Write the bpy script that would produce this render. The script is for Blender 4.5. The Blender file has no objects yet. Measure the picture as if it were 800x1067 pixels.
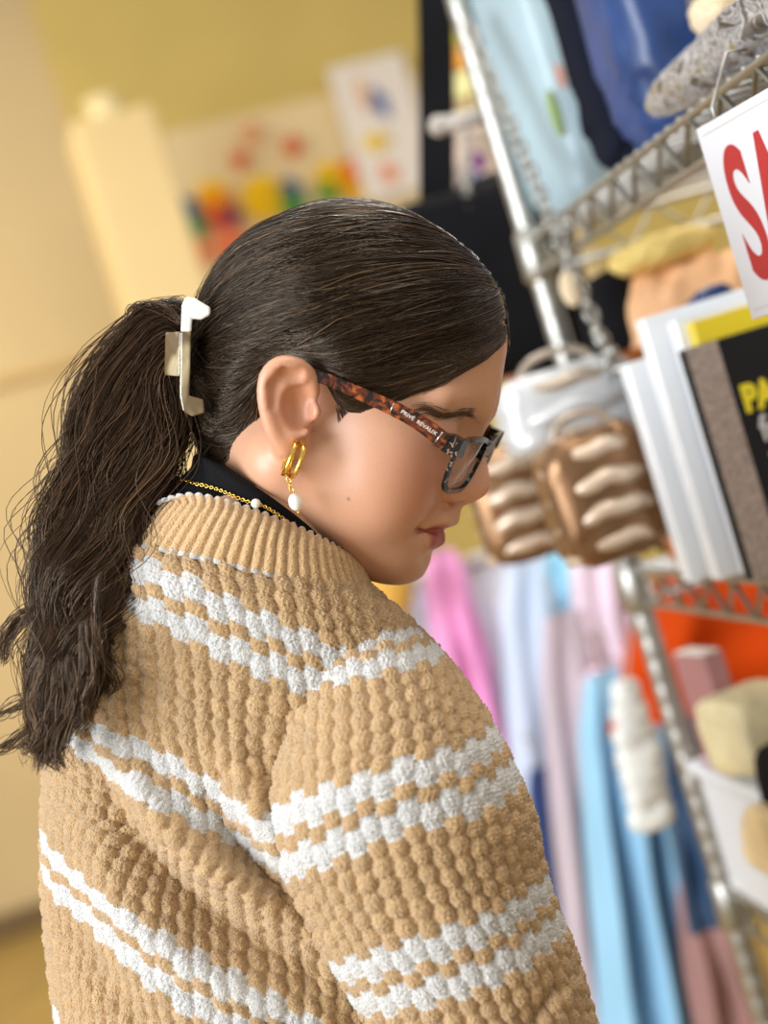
import bpy, bmesh, math, random
import numpy as np
from mathutils import Vector, Matrix

random.seed(7)
rng = np.random.default_rng(11)
SC = bpy.context.scene
COL = SC.collection

# ------------------------------------------------------------------ camera
FPX, CX, CY = 1700.0, 400.0, 533.5
def nrm(v):
    v = np.asarray(v, float)
    return v / np.linalg.norm(v)
# the shelving runs along world Y; its vanishing point and the tilt of the posts give the camera
_y = nrm([(165 - CX) / FPX, (CY - 551) / FPX, -1.0])
_r = math.radians(17.0)
_u = np.array([-math.sin(_r), math.cos(_r), 0.0])
_u[2] = -(_u[0] * _y[0] + _u[1] * _y[1]) / _y[2]
_u = nrm(_u)
_x = np.cross(_y, _u)
RW = np.array([_x, _y, _u])            # camera coords -> world coords
CAM = np.array([0.0, 0.0, 1.50])
def cam2w(p):
    return np.asarray(p, float) @ RW.T + CAM
def w2px(p):
    q = (np.asarray(p, float) - CAM) @ RW
    return CX + FPX * q[..., 0] / -q[..., 2], CY - FPX * q[..., 1] / -q[..., 2], -q[..., 2]
def at(px, py, d):
    return Vector(cam2w([(px - CX) / FPX * d, -(py - CY) / FPX * d, -d]))
def ray(px, py):
    return np.array([(px - CX) / FPX, -(py - CY) / FPX, -1.0]) @ RW.T
def on_x(px, py, X):
    r = ray(px, py); t = (X - CAM[0]) / r[0]
    return Vector(CAM + r * t)
def on_y(px, py, Y):
    r = ray(px, py); t = (Y - CAM[1]) / r[1]
    return Vector(CAM + r * t)
def on_z(px, py, Z):
    r = ray(px, py); t = (Z - CAM[2]) / r[2]
    return Vector(CAM + r * t)

cam_data = bpy.data.cameras.new('camera')
cam = bpy.data.objects.new('camera', cam_data)
COL.objects.link(cam)
M4 = Matrix.Identity(4)
for i in range(3):
    for j in range(3):
        M4[i][j] = RW[i][j]
    M4[i][3] = CAM[i]
cam.matrix_world = M4
cam_data.sensor_fit = 'VERTICAL'
cam_data.sensor_height = 24.0
cam_data.lens = 24.0 * FPX / 1067.0
cam_data.clip_start = 0.02
cam_data.dof.use_dof = True
cam_data.dof.focus_distance = 0.955
cam_data.dof.aperture_fstop = (cam_data.lens / 1000.0) / 0.0165
SC.camera = cam

# ------------------------------------------------------------------ light
SC.view_settings.view_transform = 'Standard'
SC.view_settings.look = 'None'
SC.view_settings.gamma = 1.0
SC.view_settings.use_curve_mapping = False
SC.view_settings.exposure = 0.12
world = bpy.data.worlds.new('world')
SC.world = world
world.use_nodes = True
wn = world.node_tree.nodes['Background']
wn.inputs[0].default_value = (1.0, 0.93, 0.84, 1)
wn.inputs[1].default_value = 0.56
def area(name, loc, target, size, power, color):
    l = bpy.data.lights.new(name, 'AREA')
    l.shape = 'RECTANGLE'; l.size = size[0]; l.size_y = size[1]
    l.energy = power; l.color = color
    o = bpy.data.objects.new(name, l); COL.objects.link(o)
    o.location = loc
    o.rotation_euler = (Vector(target) - Vector(loc)).to_track_quat('-Z', 'Y').to_euler()
    return o
area('shop_window_light', (-2.8, -0.35, 2.15), (0, 1.0, 1.35), (2.4, 2.0), 178, (0.90, 0.95, 1.0))
area('ceiling_light_front', (0.9, 0.6, 3.3), (0.5, 1.4, 1.2), (1.2, 1.2), 26, (1.0, 0.93, 0.82))
area('ceiling_light_back', (-1.6, 5.0, 3.6), (-1.6, 6.0, 1.0), (2.0, 1.6), 62, (1.0, 0.9, 0.7))
area('ceiling_light_aisle', (0.9, 3.0, 3.3), (0.9, 3.0, 1.0), (1.4, 1.4), 55, (1.0, 0.96, 0.9))

# ------------------------------------------------------------------ helpers
def put(o, parent=None, label=None, cat=None, group=None, kind=None):
    if o.name not in COL.objects:
        COL.objects.link(o)
    if parent is not None:
        o.parent = parent
        o.matrix_parent_inverse = parent.matrix_world.inverted()
    if label: o['label'] = label
    if cat: o['category'] = cat
    if group: o['group'] = group
    if kind: o['kind'] = kind
    return o
def empty(name, loc, label, cat, group=None):
    o = bpy.data.objects.new(name, None)
    o.empty_display_size = 0.05
    o.location = loc
    o.matrix_world = Matrix.Translation(Vector(loc))
    return put(o, None, label, cat, group)
def mesh_np(name, verts, faces, mat, parent=None, smooth=True, cols=None, **kw):
    verts = np.ascontiguousarray(verts, np.float32); faces = np.ascontiguousarray(faces, np.int32)
    me = bpy.data.meshes.new(name)
    n, k = faces.shape
    me.vertices.add(len(verts)); me.vertices.foreach_set('co', verts.ravel())
    me.loops.add(n * k); me.loops.foreach_set('vertex_index', faces.ravel())
    me.polygons.add(n)
    me.polygons.foreach_set('loop_start', np.arange(0, n * k, k, dtype=np.int32))
    me.polygons.foreach_set('loop_total', np.full(n, k, np.int32))
    if smooth: me.polygons.foreach_set('use_smooth', np.ones(n, bool))
    me.update(calc_edges=True); me.validate()
    if cols is not None:
        a = me.attributes.new('col', 'FLOAT_COLOR', 'POINT')
        c4 = np.ones((len(verts), 4), np.float32); c4[:, :3] = cols
        a.data.foreach_set('color', c4.ravel())
    me.materials.append(mat)
    return put(bpy.data.objects.new(name, me), parent, **kw)
def obj_bm(name, bm, mat, parent=None, smooth=False, **kw):
    me = bpy.data.meshes.new(name)
    bmesh.ops.recalc_face_normals(bm, faces=bm.faces[:])
    bm.to_mesh(me); bm.free()
    if smooth: me.polygons.foreach_set('use_smooth', np.ones(len(me.polygons), bool))
    me.materials.append(mat)
    return put(bpy.data.objects.new(name, me), parent, **kw)
def add_box(bm, size, mat4, bevel=0.0, seg=2):
    r = bmesh.ops.create_cube(bm, size=1.0)
    vs = r['verts']
    for v in vs:
        v.co = Vector((v.co.x * size[0], v.co.y * size[1], v.co.z * size[2]))
    if bevel > 0:
        es = list({e for v in vs for e in v.link_edges})
        rb = bmesh.ops.bevel(bm, geom=es, offset=bevel, segments=seg, profile=0.5, affect='EDGES')
        vs = list({v for f in rb['faces'] for v in f.verts} | {v for v in vs if v.is_valid})
    for v in vs:
        v.co = mat4 @ v.co
    return vs
def add_tube(bm, pts, r, seg=8, closed=False, caps=True):
    pts = [Vector(p) for p in pts]; n = len(pts)
    rr = r if hasattr(r, '__len__') else [r] * n
    prev = None; rings = []
    for i in range(n):
        if closed: t = pts[(i + 1) % n] - pts[i - 1]
        else: t = pts[min(i + 1, n - 1)] - pts[max(i - 1, 0)]
        t = t.normalized() if t.length > 1e-9 else Vector((0, 0, 1))
        if prev is None:
            a = Vector((0, 0, 1)) if abs(t.z) < 0.9 else Vector((1, 0, 0))
            nv = t.cross(a).normalized()
        else:
            nv = (prev - t * prev.dot(t)).normalized()
        prev = nv; b = t.cross(nv)
        rings.append([bm.verts.new(pts[i] + (nv * math.cos(2 * math.pi * k / seg) + b * math.sin(2 * math.pi * k / seg)) * rr[i]) for k in range(seg)])
    m = n if closed else n - 1
    for i in range(m):
        A, B = rings[i], rings[(i + 1) % n]
        for k in range(seg):
            f = bm.faces.new((A[k], A[(k + 1) % seg], B[(k + 1) % seg], B[k])); f.smooth = True
    if caps and not closed:
        bm.faces.new(rings[0][::-1]); bm.faces.new(rings[-1])
def add_ball(bm, c, r, scale=(1, 1, 1), rot=None, u=20, v=12):
    m = Matrix.Translation(Vector(c)) @ (rot.to_4x4() if rot is not None else Matrix.Identity(4)) @ Matrix.Diagonal((*[s * r for s in scale], 1))
    res = bmesh.ops.create_uvsphere(bm, u_segments=u, v_segments=v, radius=1.0, matrix=m)
    for vv in res['verts']:
        for f in vv.link_faces: f.smooth = True
    return res['verts']
def frame_m(o, xa, ya, za):
    m = Matrix.Identity(4)
    for i in range(3):
        m[i][0] = xa[i]; m[i][1] = ya[i]; m[i][2] = za[i]; m[i][3] = o[i]
    return m
def RZ(loc, a=0.0):
    return Matrix.Translation(Vector(loc)) @ Matrix.Rotation(a, 4, 'Z')

# ------------------------------------------------------------------ materials
def mat(name, color, rough=0.6, metal=0.0, var=0.06, scale=12.0, bump=0.0, bscale=60.0, spec=0.5, **extra):
    m = bpy.data.materials.new(name); m.use_nodes = True
    nt = m.node_tree; b = nt.nodes['Principled BSDF']
    tc = nt.nodes.new('ShaderNodeTexCoord')
    nz = nt.nodes.new('ShaderNodeTexNoise'); nz.inputs['Scale'].default_value = scale; nz.inputs['Detail'].default_value = 4
    nt.links.new(tc.outputs['Object'], nz.inputs['Vector'])
    rp = nt.nodes.new('ShaderNodeValToRGB')
    c = np.array(color[:3])
    rp.color_ramp.elements[0].position = 0.3; rp.color_ramp.elements[1].position = 0.7
    rp.color_ramp.elements[0].color = (*np.clip(c * (1 - var), 0, 1), 1)
    rp.color_ramp.elements[1].color = (*np.clip(c * (1 + var), 0, 1), 1)
    nt.links.new(nz.outputs['Fac'], rp.inputs['Fac']); nt.links.new(rp.outputs['Color'], b.inputs['Base Color'])
    b.inputs['Roughness'].default_value = rough; b.inputs['Metallic'].default_value = metal
    b.inputs['Specular IOR Level'].default_value = spec
    for k, v in extra.items():
        b.inputs[k.replace('_', ' ')].default_value = v
    if bump > 0:
        n2 = nt.nodes.new('ShaderNodeTexNoise'); n2.inputs['Scale'].default_value = bscale; n2.inputs['Detail'].default_value = 3
        nt.links.new(tc.outputs['Object'], n2.inputs['Vector'])
        bp = nt.nodes.new('ShaderNodeBump'); bp.inputs['Strength'].default_value = bump; bp.inputs['Distance'].default_value = 0.01
        nt.links.new(n2.outputs['Fac'], bp.inputs['Height']); nt.links.new(bp.outputs['Normal'], b.inputs['Normal'])
    return m
def mat_attr(name, rough, bump=0.0, bscale=900.0, bdist=0.001, **extra):
    m = bpy.data.materials.new(name); m.use_nodes = True
    nt = m.node_tree; b = nt.nodes['Principled BSDF']
    at_ = nt.nodes.new('ShaderNodeAttribute'); at_.attribute_name = 'col'
    tc = nt.nodes.new('ShaderNodeTexCoord')
    nz = nt.nodes.new('ShaderNodeTexNoise'); nz.inputs['Scale'].default_value = bscale; nz.inputs['Detail'].default_value = 3
    nt.links.new(tc.outputs['Object'], nz.inputs['Vector'])
    mx = nt.nodes.new('ShaderNodeMix'); mx.data_type = 'RGBA'; mx.blend_type = 'MULTIPLY'
    mr = nt.nodes.new('ShaderNodeMapRange')
    mr.inputs[1].default_value = 0.3; mr.inputs[2].default_value = 0.7; mr.inputs[3].default_value = extra.pop('lo', 0.9); mr.inputs[4].default_value = 1.05
    nt.links.new(nz.outputs['Fac'], mr.inputs[0])
    mx.inputs[0].default_value = 1.0
    nt.links.new(at_.outputs['Color'], mx.inputs[6]); nt.links.new(mr.outputs[0], mx.inputs[7])
    nt.links.new(mx.outputs[2], b.inputs['Base Color'])
    b.inputs['Roughness'].default_value = rough
    for k, v in extra.items():
        b.inputs[k.replace('_', ' ')].default_value = v
    if bump > 0:
        bp = nt.nodes.new('ShaderNodeBump'); bp.inputs['Strength'].default_value = bump; bp.inputs['Distance'].default_value = bdist
        nt.links.new(nz.outputs['Fac'], bp.inputs['Height']); nt.links.new(bp.outputs['Normal'], b.inputs['Normal'])
    return m
def text_mesh(name, body, loc_m, size, material, parent, extrude=0.0002, bold=0.0, xs=1.0, align='CENTER', **kw):
    """lettering: local x along the line, local y up, local z out of the surface"""
    cu = bpy.data.curves.new(name, 'FONT'); cu.body = body; cu.size = size; cu.extrude = extrude; cu.offset = bold
    cu.align_x = align; cu.align_y = 'CENTER'
    tmp = bpy.data.objects.new(name, cu); COL.objects.link(tmp)
    dg = bpy.context.evaluated_depsgraph_get(); me = bpy.data.meshes.new_from_object(tmp.evaluated_get(dg))
    bpy.data.objects.remove(tmp, do_unlink=True)
    me.name = name
    me.transform(loc_m @ Matrix.Diagonal((xs, 1, 1, 1)))
    me.materials.clear(); me.materials.append(material)
    return put(bpy.data.objects.new(name, me), parent, **kw)
# ------------------------------------------------------------------ the room
def struct(name, bm, m): return obj_bm(name, bm, m, kind='structure')
P1 = at(655, 590, 1.75); X0, Y1 = P1.x, P1.y
def z_on_post(py):
    lo, hi = -0.5, 3.5
    for _ in range(50):
        m = (lo + hi) / 2
        if w2px(np.array([X0, Y1, m]))[1] > py: lo = m
        else: hi = m
    return (lo + hi) / 2
FLOOR_M = mat('ochre_floor', (0.36, 0.235, 0.06), 0.35, var=0.12, scale=3)
MUSTARD = mat('mustard_wall_paint', (0.66, 0.50, 0.15), 0.7, var=0.05, scale=2, bump=0.05, bscale=40)
BEIGE = mat('cream_wall_paint', (0.62, 0.475, 0.25), 0.7, var=0.05, scale=1.5, bump=0.05, bscale=40)
TRIMM = mat('dark_skirting', (0.16, 0.1, 0.035), 0.5)
bm = bmesh.new(); add_box(bm, (14, 14, 0.1), RZ((0, 3.5, -0.05))); struct('floor', bm, FLOOR_M)
pa = at(152, 143, 7.1); pb = on_z(349, 96, pa.z); wd = (pb - pa); wd.z = 0; wd.normalize()
wang = math.atan2(wd.y, wd.x)
wn_ = Vector((-wd.y, wd.x, 0))
ed = at(58, 60, 6.9)
c0 = pa + wd * (Vector((ed.x - pa.x, ed.y - pa.y, 0)).dot(wd))          # where the mustard wall starts, hidden corner
c = c0 + wd * 3.5 + wn_ * 0.13
bm = bmesh.new(); add_box(bm, (7.0, 0.12, 4.6), RZ((c.x, c.y, 2.3), wang)); struct('wall_back', bm, MUSTARD)
pl = on_z(20, 902, 0.0); pl.y = min(pl.y, c0.y + 0.1)
wx = c0.x + 0.02
bm = bmesh.new(); add_box(bm, (4.0, 0.14, 4.6), RZ((wx - 2.0, pl.y + 0.07, 2.3))); struct('wall_left', bm, BEIGE)
bm = bmesh.new(); add_box(bm, (4.0, 0.03, 0.11), RZ((wx - 2.0, pl.y - 0.017, 0.055)), 0.004); struct('baseboard_left', bm, TRIMM)
tz = on_y(50, 383, pl.y).z
bm = bmesh.new(); add_box(bm, (4.0, 0.03, 0.045), RZ((wx - 2.0, pl.y - 0.017, tz)), 0.006); struct('trim_1', bm, mat('rail_paint', (0.60, 0.42, 0.18), 0.6))
# pillar with a round cap
PILLAR = mat('pale_yellow_paint', (0.78, 0.60, 0.30), 0.6, var=0.04, scale=2)
pt = at(113, 128, 6.0)
pillar = empty('pillar', (pt.x, pt.y, 0), 'pale yellow square pillar with a round cap beside the cream wall', 'pillar')
bm = bmesh.new(); add_box(bm, (0.31, 0.31, pt.z), RZ((pt.x, pt.y, pt.z / 2), 0.1), 0.02); obj_bm('shaft', bm, PILLAR, pillar)
bm = bmesh.new(); add_tube(bm, [Vector((pt.x, pt.y, pt.z + h)) for h in (0, 0.012, 0.02, 0.075, 0.085, 0.095)], [0.075, 0.078, 0.064, 0.064, 0.075, 0.06], 24); obj_bm('cap', bm, mat('cap_paint', (0.85, 0.72, 0.4), 0.5), pillar)
# cream display board along the back wall with paper rosettes
BOARD = mat('cream_board', (0.84, 0.68, 0.39), 0.75, var=0.04, scale=2)
def on_board(px, py, out=0.0):
    o = pa - wn_ * out; r = ray(px, py); t = np.dot(np.array(o) - CAM, np.array(wn_)) / np.dot(r, np.array(wn_))
    return Vector(CAM + r * t)
bl, brr = on_board(150, 250), on_board(440, 250)
wb = (brr - bl).dot(wd) + 0.8; cb = bl + wd * (wb / 2)
bm = bmesh.new(); add_box(bm, (wb, 0.06, 1.25), RZ((cb.x, cb.y, pa.z - 0.625) + np.array([wn_.x, wn_.y, 0]) * 0.035, wang), 0.008)
board = obj_bm('display_board', bm, BOARD, label='long cream display board on the mustard back wall', cat='board')
PAPER = {k: mat(k + '_paper', v, 0.6, var=0.08) for k, v in dict(red=(0.78, 0.05, 0.03), yellow=(0.9, 0.62, 0.01), green=(0.05, 0.42, 0.09), blue=(0.03, 0.12, 0.42), purple=(0.2, 0.05, 0.22), coral=(0.86, 0.30, 0.14), peach=(0.92, 0.58, 0.35)).items()}
def rosette(px, py, r, colr, label):
    p = on_board(px, py, 0.035); r = r * 1.0; n = 14
    x = wd; y = Vector((0, 0, 1)); z = -wn_
    bm = bmesh.new(); c0 = bm.verts.new(p + z * 0.004); rim = []; back = bm.verts.new(p - z * 0.012)
    for k in range(2 * n):
        a = math.pi * k / n
        rim.append(bm.verts.new(p + (x * math.cos(a) + y * math.sin(a)) * r * (1 if k % 2 else 0.86) + z * (0.018 if k % 2 else -0.006)))
    for k in range(2 * n):
        bm.faces.new((c0, rim[k], rim[(k + 1) % (2 * n)])); bm.faces.new((back, rim[(k + 1) % (2 * n)], rim[k]))
    o = obj_bm('paper_rosette', bm, PAPER[colr], label=label, cat='paper rosette', group='paper rosettes on the cream board')
    bm = bmesh.new(); add_ball(bm, p + z * 0.012, r * 0.26, (1, 1, 0.6), None, 12, 8); obj_bm('centre', bm, PAPER[colr], o)
for a in [(195, 222, .075, 'blue', 'leftmost blue rosette just above the green one on the cream board'), (196, 234, .085, 'green', 'leftmost green rosette on the cream board'), (222, 206, .085, 'yellow', 'yellow rosette above the red one, leftmost of the yellows'), (226, 218, .085, 'red', 'red rosette low between the leftmost yellow and purple ones'),
          (238, 225, .06, 'purple', 'small purple rosette beside the red one'), (200, 264, .085, 'coral', 'coral rosette lowest on the left of the board'), (240, 252, .085, 'coral', 'coral rosette just above the back of the woman\'s hair'),
          (275, 206, .11, 'yellow', 'large yellow rosette in the middle of the board'), (302, 198, .055, 'blue', 'small blue rosette right of the large yellow one'), (304, 212, .07, 'green', 'green rosette below the small blue one'),
          (345, 186, .085, 'yellow', 'yellow rosette on the right above the woman\'s hair'), (342, 200, .06, 'green', 'green rosette under the right hand yellow one'), (368, 182, .075, 'red', 'red rosette at the right, topmost of the reds'), (372, 192, .085, 'yellow', 'yellow rosette furthest right on the board'),
          (262, 138, .05, 'peach', 'small peach rosette high on the board'), (250, 166, .045, 'coral', 'small coral rosette below the high peach one'), (305, 152, .05, 'coral', 'small coral rosette high and right on the board')]:
    rosette(*a)
# poster on the right end of the board
WPAP = mat('white_paper', (0.88, 0.82, 0.76), 0.7, var=0.03)
pp0 = on_board(400, 132, 0.05)
poster = empty('poster', pp0, 'white poster with blue, pink and orange strokes behind the black strap', 'poster')
bm = bmesh.new(); add_box(bm, (0.36, 0.012, 0.62), RZ(pp0, wang), 0.002); obj_bm('sheet', bm, WPAP, poster)
for i_, (a, b, w_, k, nm) in enumerate([((372, 78), (385, 118), .035, 'peach', 0), ((388, 92), (405, 122), .04, 'blue', 0), ((378, 150), (408, 145), .05, 'yellow', 0), ((400, 170), (412, 190), .05, 'coral', 0)]):
    q0, q1 = on_board(*a, 0.062), on_board(*b, 0.062)
    bm = bmesh.new(); add_tube(bm, [q0, (q0 + q1) / 2, q1], [w_ * 0.4, w_, w_ * 0.3], 10)
    for v in bm.verts: v.co -= wn_ * ((v.co - pp0).dot(wn_) + 0.007) * 0.9
    obj_bm('brush_stroke', bm, PAPER[k], poster)
# ------------------------------------------------------------------ wire shelving
CHROME = mat('chrome', (0.45, 0.44, 0.41), 0.42, 1.0, var=0.06, scale=30)
Z1, Z2, Z3 = z_on_post(250), z_on_post(594), z_on_post(925)
XB, YN = X0 + 0.46, Y1 - 1.22
rack = empty('wire_shelving_rack', (X0, Y1, 0), 'chrome wire shelving rack with ringed posts on the right', 'shelving')
for (x, y) in ((X0, Y1), (XB, Y1), (X0, YN), (XB, YN)):
    bm = bmesh.new(); zs = np.arange(0.02, 2.3, 0.0254)
    pts = []; rs = []
    for z in zs:
        pts += [Vector((x, y, z)), Vector((x, y, z + 0.018)), Vector((x, y, z + 0.0195)), Vector((x, y, z + 0.0235))]; rs += [0.0127, 0.0127, 0.0124, 0.0124]
    add_tube(bm, pts, rs, 14)
    post = obj_bm('post', bm, CHROME, rack)
    bm = bmesh.new(); add_tube(bm, [Vector((x, y, 0)), Vector((x, y, 0.012)), Vector((x, y, 0.03))], [0.02, 0.018, 0.012], 14); obj_bm('foot', bm, CHROME, post)
for z in (Z1, Z2, Z3, 0.25):
    bm = bmesh.new()
    H_ = 0.036
    for zz_ in (z, z - H_):
        loop = [(X0, YN), (X0, Y1), (XB, Y1), (XB, YN)]
        for i in range(4):
            a, b = loop[i], loop[(i + 1) % 4]
            add_tube(bm, [Vector((*a, zz_)), Vector((*b, zz_))], 0.0036, 8)
    for (a, b) in (((X0, YN), (X0, Y1)), ((XB, YN), (XB, Y1)), ((X0, Y1), (XB, Y1)), ((X0, YN), (XB, YN))):
        L_ = math.hypot(b[0] - a[0], b[1] - a[1]); n = int(L_ / 0.034)
        zig = [Vector((a[0] + (b[0] - a[0]) * k / n, a[1] + (b[1] - a[1]) * k / n, z - (H_ if k % 2 else 0))) for k in range(n + 1)]
        add_tube(bm, zig, 0.0027, 6)
    shelf = obj_bm('shelf', bm, CHROME, rack)
    bm = bmesh.new(); n = 44
    for k in range(1, n):
        y = YN + (Y1 - YN) * k / n
        add_tube(bm, [Vector((X0, y, z + 0.004)), Vector((XB, y, z + 0.004))], 0.002, 6)
    obj_bm('deck_wires', bm, CHROME, shelf)
    for (x, y) in ((X0, Y1), (XB, Y1), (X0, YN), (XB, YN)):
        bm = bmesh.new(); add_tube(bm, [Vector((x, y, z - 0.045)), Vector((x, y, z - 0.04)), Vector((x, y, z + 0.008)), Vector((x, y, z + 0.012))], [0.0145, 0.0185, 0.0165, 0.013], 16)
        obj_bm('corner_sleeve', bm, CHROME, shelf)

# ------------------------------------------------------------------ soft goods
def soft(name, c, size, m, rot=0.0, e=(0.45, 0.6), wr=0.0, wf=9.0, parent=None, tilt=0.0, nu=64, nv=40, **kw):
    """rounded stuffed form with crumpled surface; c centre, size full extents"""
    u = np.linspace(0, 2 * math.pi, nu, endpoint=False); v = np.linspace(-math.pi / 2, math.pi / 2, nv)
    V_, U_ = np.meshgrid(v, u, indexing='ij')
    f = lambda x, k: np.sign(x) * np.abs(x) ** k
    P = np.stack([f(np.cos(V_), e[1]) * f(np.cos(U_), e[0]), f(np.cos(V_), e[1]) * f(np.sin(U_), e[0]), f(np.sin(V_), e[1])], -1) * np.array(size) / 2
    if wr > 0:
        ks = rng.normal(size=(7, 3)) * wf / max(size); ph = rng.random(7) * 6
        w = sum(np.sin(P @ ks[i] * 6 + ph[i]) * np.abs(np.sin(P @ ks[(i + 3) % 7] * 3 + ph[i])) for i in range(7)) / 3
        n = P / (np.linalg.norm(P, axis=-1, keepdims=True) + 1e-9)
        P = P + n * (w * wr)[..., None]
    R = (Matrix.Translation(Vector(c)) @ Matrix.Rotation(rot, 4, 'Z') @ Matrix.Rotation(tilt, 4, 'Y'))
    R_ = np.array(R); P = P.reshape(-1, 3) @ R_[:3, :3].T + R_[:3, 3]
    return mesh_np(name, P, grid_faces_(nv, nu), m, parent, True, None, **kw)
def grid_faces_(nv, nu):
    i, j = np.meshgrid(np.arange(nv - 1), np.arange(nu), indexing='ij'); j2 = (j + 1) % nu
    return np.stack([i * nu + j, i * nu + j2, (i + 1) * nu + j2, (i + 1) * nu + j], -1).reshape(-1, 4)
GLOSS = dict(Coat_Weight=0.12, Coat_Roughness=0.1)
BLUEP = mat('pale_blue_plush', (0.36, 0.48, 0.54), 0.4, var=0.1, scale=8, **GLOSS)
NAVY = mat('midnight_cloth', (0.006, 0.008, 0.018), 0.85, var=0.2, spec=0.15)
ROYAL = mat('royal_blue_plush', (0.012, 0.045, 0.17), 0.4, var=0.3, scale=14, **GLOSS)
GREYF = mat('grey_fur', (0.13, 0.125, 0.12), 0.95, var=0.35, scale=60, bump=0.5, bscale=200)
CREAMF = mat('cream_fur', (0.72, 0.58, 0.40), 0.9, var=0.1, scale=40, bump=0.4, bscale=150)
BLACKC = mat('black_canvas', (0.006, 0.006, 0.008), 0.9, var=0.2, spec=0.15)
PAPER['sage'] = mat('sage_print', (0.30, 0.42, 0.16), 0.7); PAPER['dusty'] = mat('dusty_print', (0.55, 0.30, 0.25), 0.7)
PEACH = mat('peach_plush', (0.88, 0.50, 0.26), 0.85, var=0.06, scale=6, bump=0.2, bscale=90)
YELP = mat('butter_yellow_plush', (0.88, 0.66, 0.22), 0.85, var=0.06)
PINKP = mat('coral_pink_plush', (0.86, 0.36, 0.26), 0.85, var=0.1)
def ys(px, py, dx=0.02): return on_x(px, py, X0 + dx).y
zt1 = Z1 + 0.007
def stand(name, px, w, m, label, cat, zbase=None, xo=0.02, **kw):
    pass
# top shelf, from the post towards the viewer
y = ys(608, 228, 0.05)
bluebag = soft('wrapped_cushion', (X0 + 0.065, y, zt1 + 0.172), (0.10, 0.13, 0.34), BLUEP, 0.25, (0.5, 0.35), 0.004, 8, label='pale blue cushion in clear wrap standing next to the post on the top shelf', cat='cushion')
for (dx, dz, s, k) in ((-0.0, 0.0, (0.012, 0.004, 0.05), 'sage'), (0.02, 0.055, (0.012, 0.004, 0.03), 'dusty')):
    q = on_y(578 + dx * 300, 118 - dz * 700, y - 0.066); bm = bmesh.new(); add_ball(bm, q, 0.5, s, None, 12, 8); obj_bm('printed_flower', bm, PAPER[k], bluebag, True)
y = ys(655, 190, 0.04)
soft('folded_garment', (X0 + 0.075, y + 0.01, zt1 + 0.135), (0.11, 0.07, 0.27), NAVY, 0.15, (0.5, 0.4), 0.004, 8, label='midnight blue folded garment squeezed between two blue wrapped items', cat='garment')
y = ys(690, 160, 0.05)
soft('wrapped_plush', (X0 + 0.085, y, zt1 + 0.16), (0.12, 0.115, 0.32), ROYAL, 0.1, (0.55, 0.4), 0.006, 9, label='royal blue plush in crinkled clear wrap on the top shelf', cat='plush toy')
pg = at(722, 15, 1.42)
fur = soft('plush_animal', (pg.x + 0.02, pg.y, pg.z + 0.02), (0.11, 0.1, 0.2), GREYF, 0, (0.8, 0.7), 0.003, 10, label='grey fur plush animal with cream paws above the wrapped packet', cat='plush toy')
pw_ = at(748, 14, 1.34)
soft('paw', pw_, (0.045, 0.04, 0.035), CREAMF, 0.3, (0.8, 0.8), 0.002, 6, fur, label='cream paw')
soft('body', (pg.x + 0.06, pg.y + 0.02, (pg.z - 0.06 + zt1) / 2), (0.10, 0.10, pg.z - 0.06 - zt1 + 0.06), GREYF, 0, (0.8, 0.5), 0.003, 10, fur)
# crinkled packet lying along the shelf edge
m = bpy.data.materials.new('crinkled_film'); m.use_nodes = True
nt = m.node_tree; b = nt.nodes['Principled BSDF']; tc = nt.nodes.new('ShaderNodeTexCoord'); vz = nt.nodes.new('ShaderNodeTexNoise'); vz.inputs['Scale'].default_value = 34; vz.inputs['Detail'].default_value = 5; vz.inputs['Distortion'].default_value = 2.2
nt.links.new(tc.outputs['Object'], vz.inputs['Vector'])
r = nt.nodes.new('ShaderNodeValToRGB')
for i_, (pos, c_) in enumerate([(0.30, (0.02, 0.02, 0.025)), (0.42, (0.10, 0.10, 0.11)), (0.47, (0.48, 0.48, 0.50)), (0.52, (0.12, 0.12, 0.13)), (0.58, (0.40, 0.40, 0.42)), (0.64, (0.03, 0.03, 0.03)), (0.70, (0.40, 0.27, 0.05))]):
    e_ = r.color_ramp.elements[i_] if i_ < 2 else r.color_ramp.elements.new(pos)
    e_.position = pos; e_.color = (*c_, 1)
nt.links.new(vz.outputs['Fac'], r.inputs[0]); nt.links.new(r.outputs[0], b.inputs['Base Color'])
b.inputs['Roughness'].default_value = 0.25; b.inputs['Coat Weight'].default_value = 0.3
ya, yb = ys(705, 145), ys(830, 60)
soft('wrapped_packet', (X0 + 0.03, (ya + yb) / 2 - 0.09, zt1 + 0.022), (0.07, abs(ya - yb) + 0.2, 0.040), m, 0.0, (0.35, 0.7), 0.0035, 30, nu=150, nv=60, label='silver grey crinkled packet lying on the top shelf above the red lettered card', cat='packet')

# ------------------------------------------------------------------ sale card
REDP = mat('red_print', (0.42, 0.022, 0.022), 0.5, var=0.02)
CARD = mat('glossy_white_card', (0.68, 0.68, 0.72), 0.5, var=0.015)
tl = on_x(726, 135, X0 - 0.045)
sd = Vector((math.sin(math.radians(11)), -math.cos(math.radians(11)), 0)); nd = Vector((-sd.y, sd.x, 0)) * -1
if nd.x > 0: nd = -nd
bl_ = None
def drop_len(o, py):
    lo, hi = 0, 0.5
    for _ in range(40):
        m_ = (lo + hi) / 2
        if w2px(np.array([o.x, o.y, o.z - m_]))[1] < py: lo = m_
        else: hi = m_
    return lo
CH = drop_len(tl, 333); CW = CH * 1.55
cc = tl + sd * (CW / 2) - Vector((0, 0, CH / 2))
fm = frame_m(cc, sd, Vector((0, 0, 1)), sd.cross(Vector((0, 0, 1))))
bm = bmesh.new(); add_box(bm, (CW, CH, 0.0022), fm, 0.0006, 1)
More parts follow.
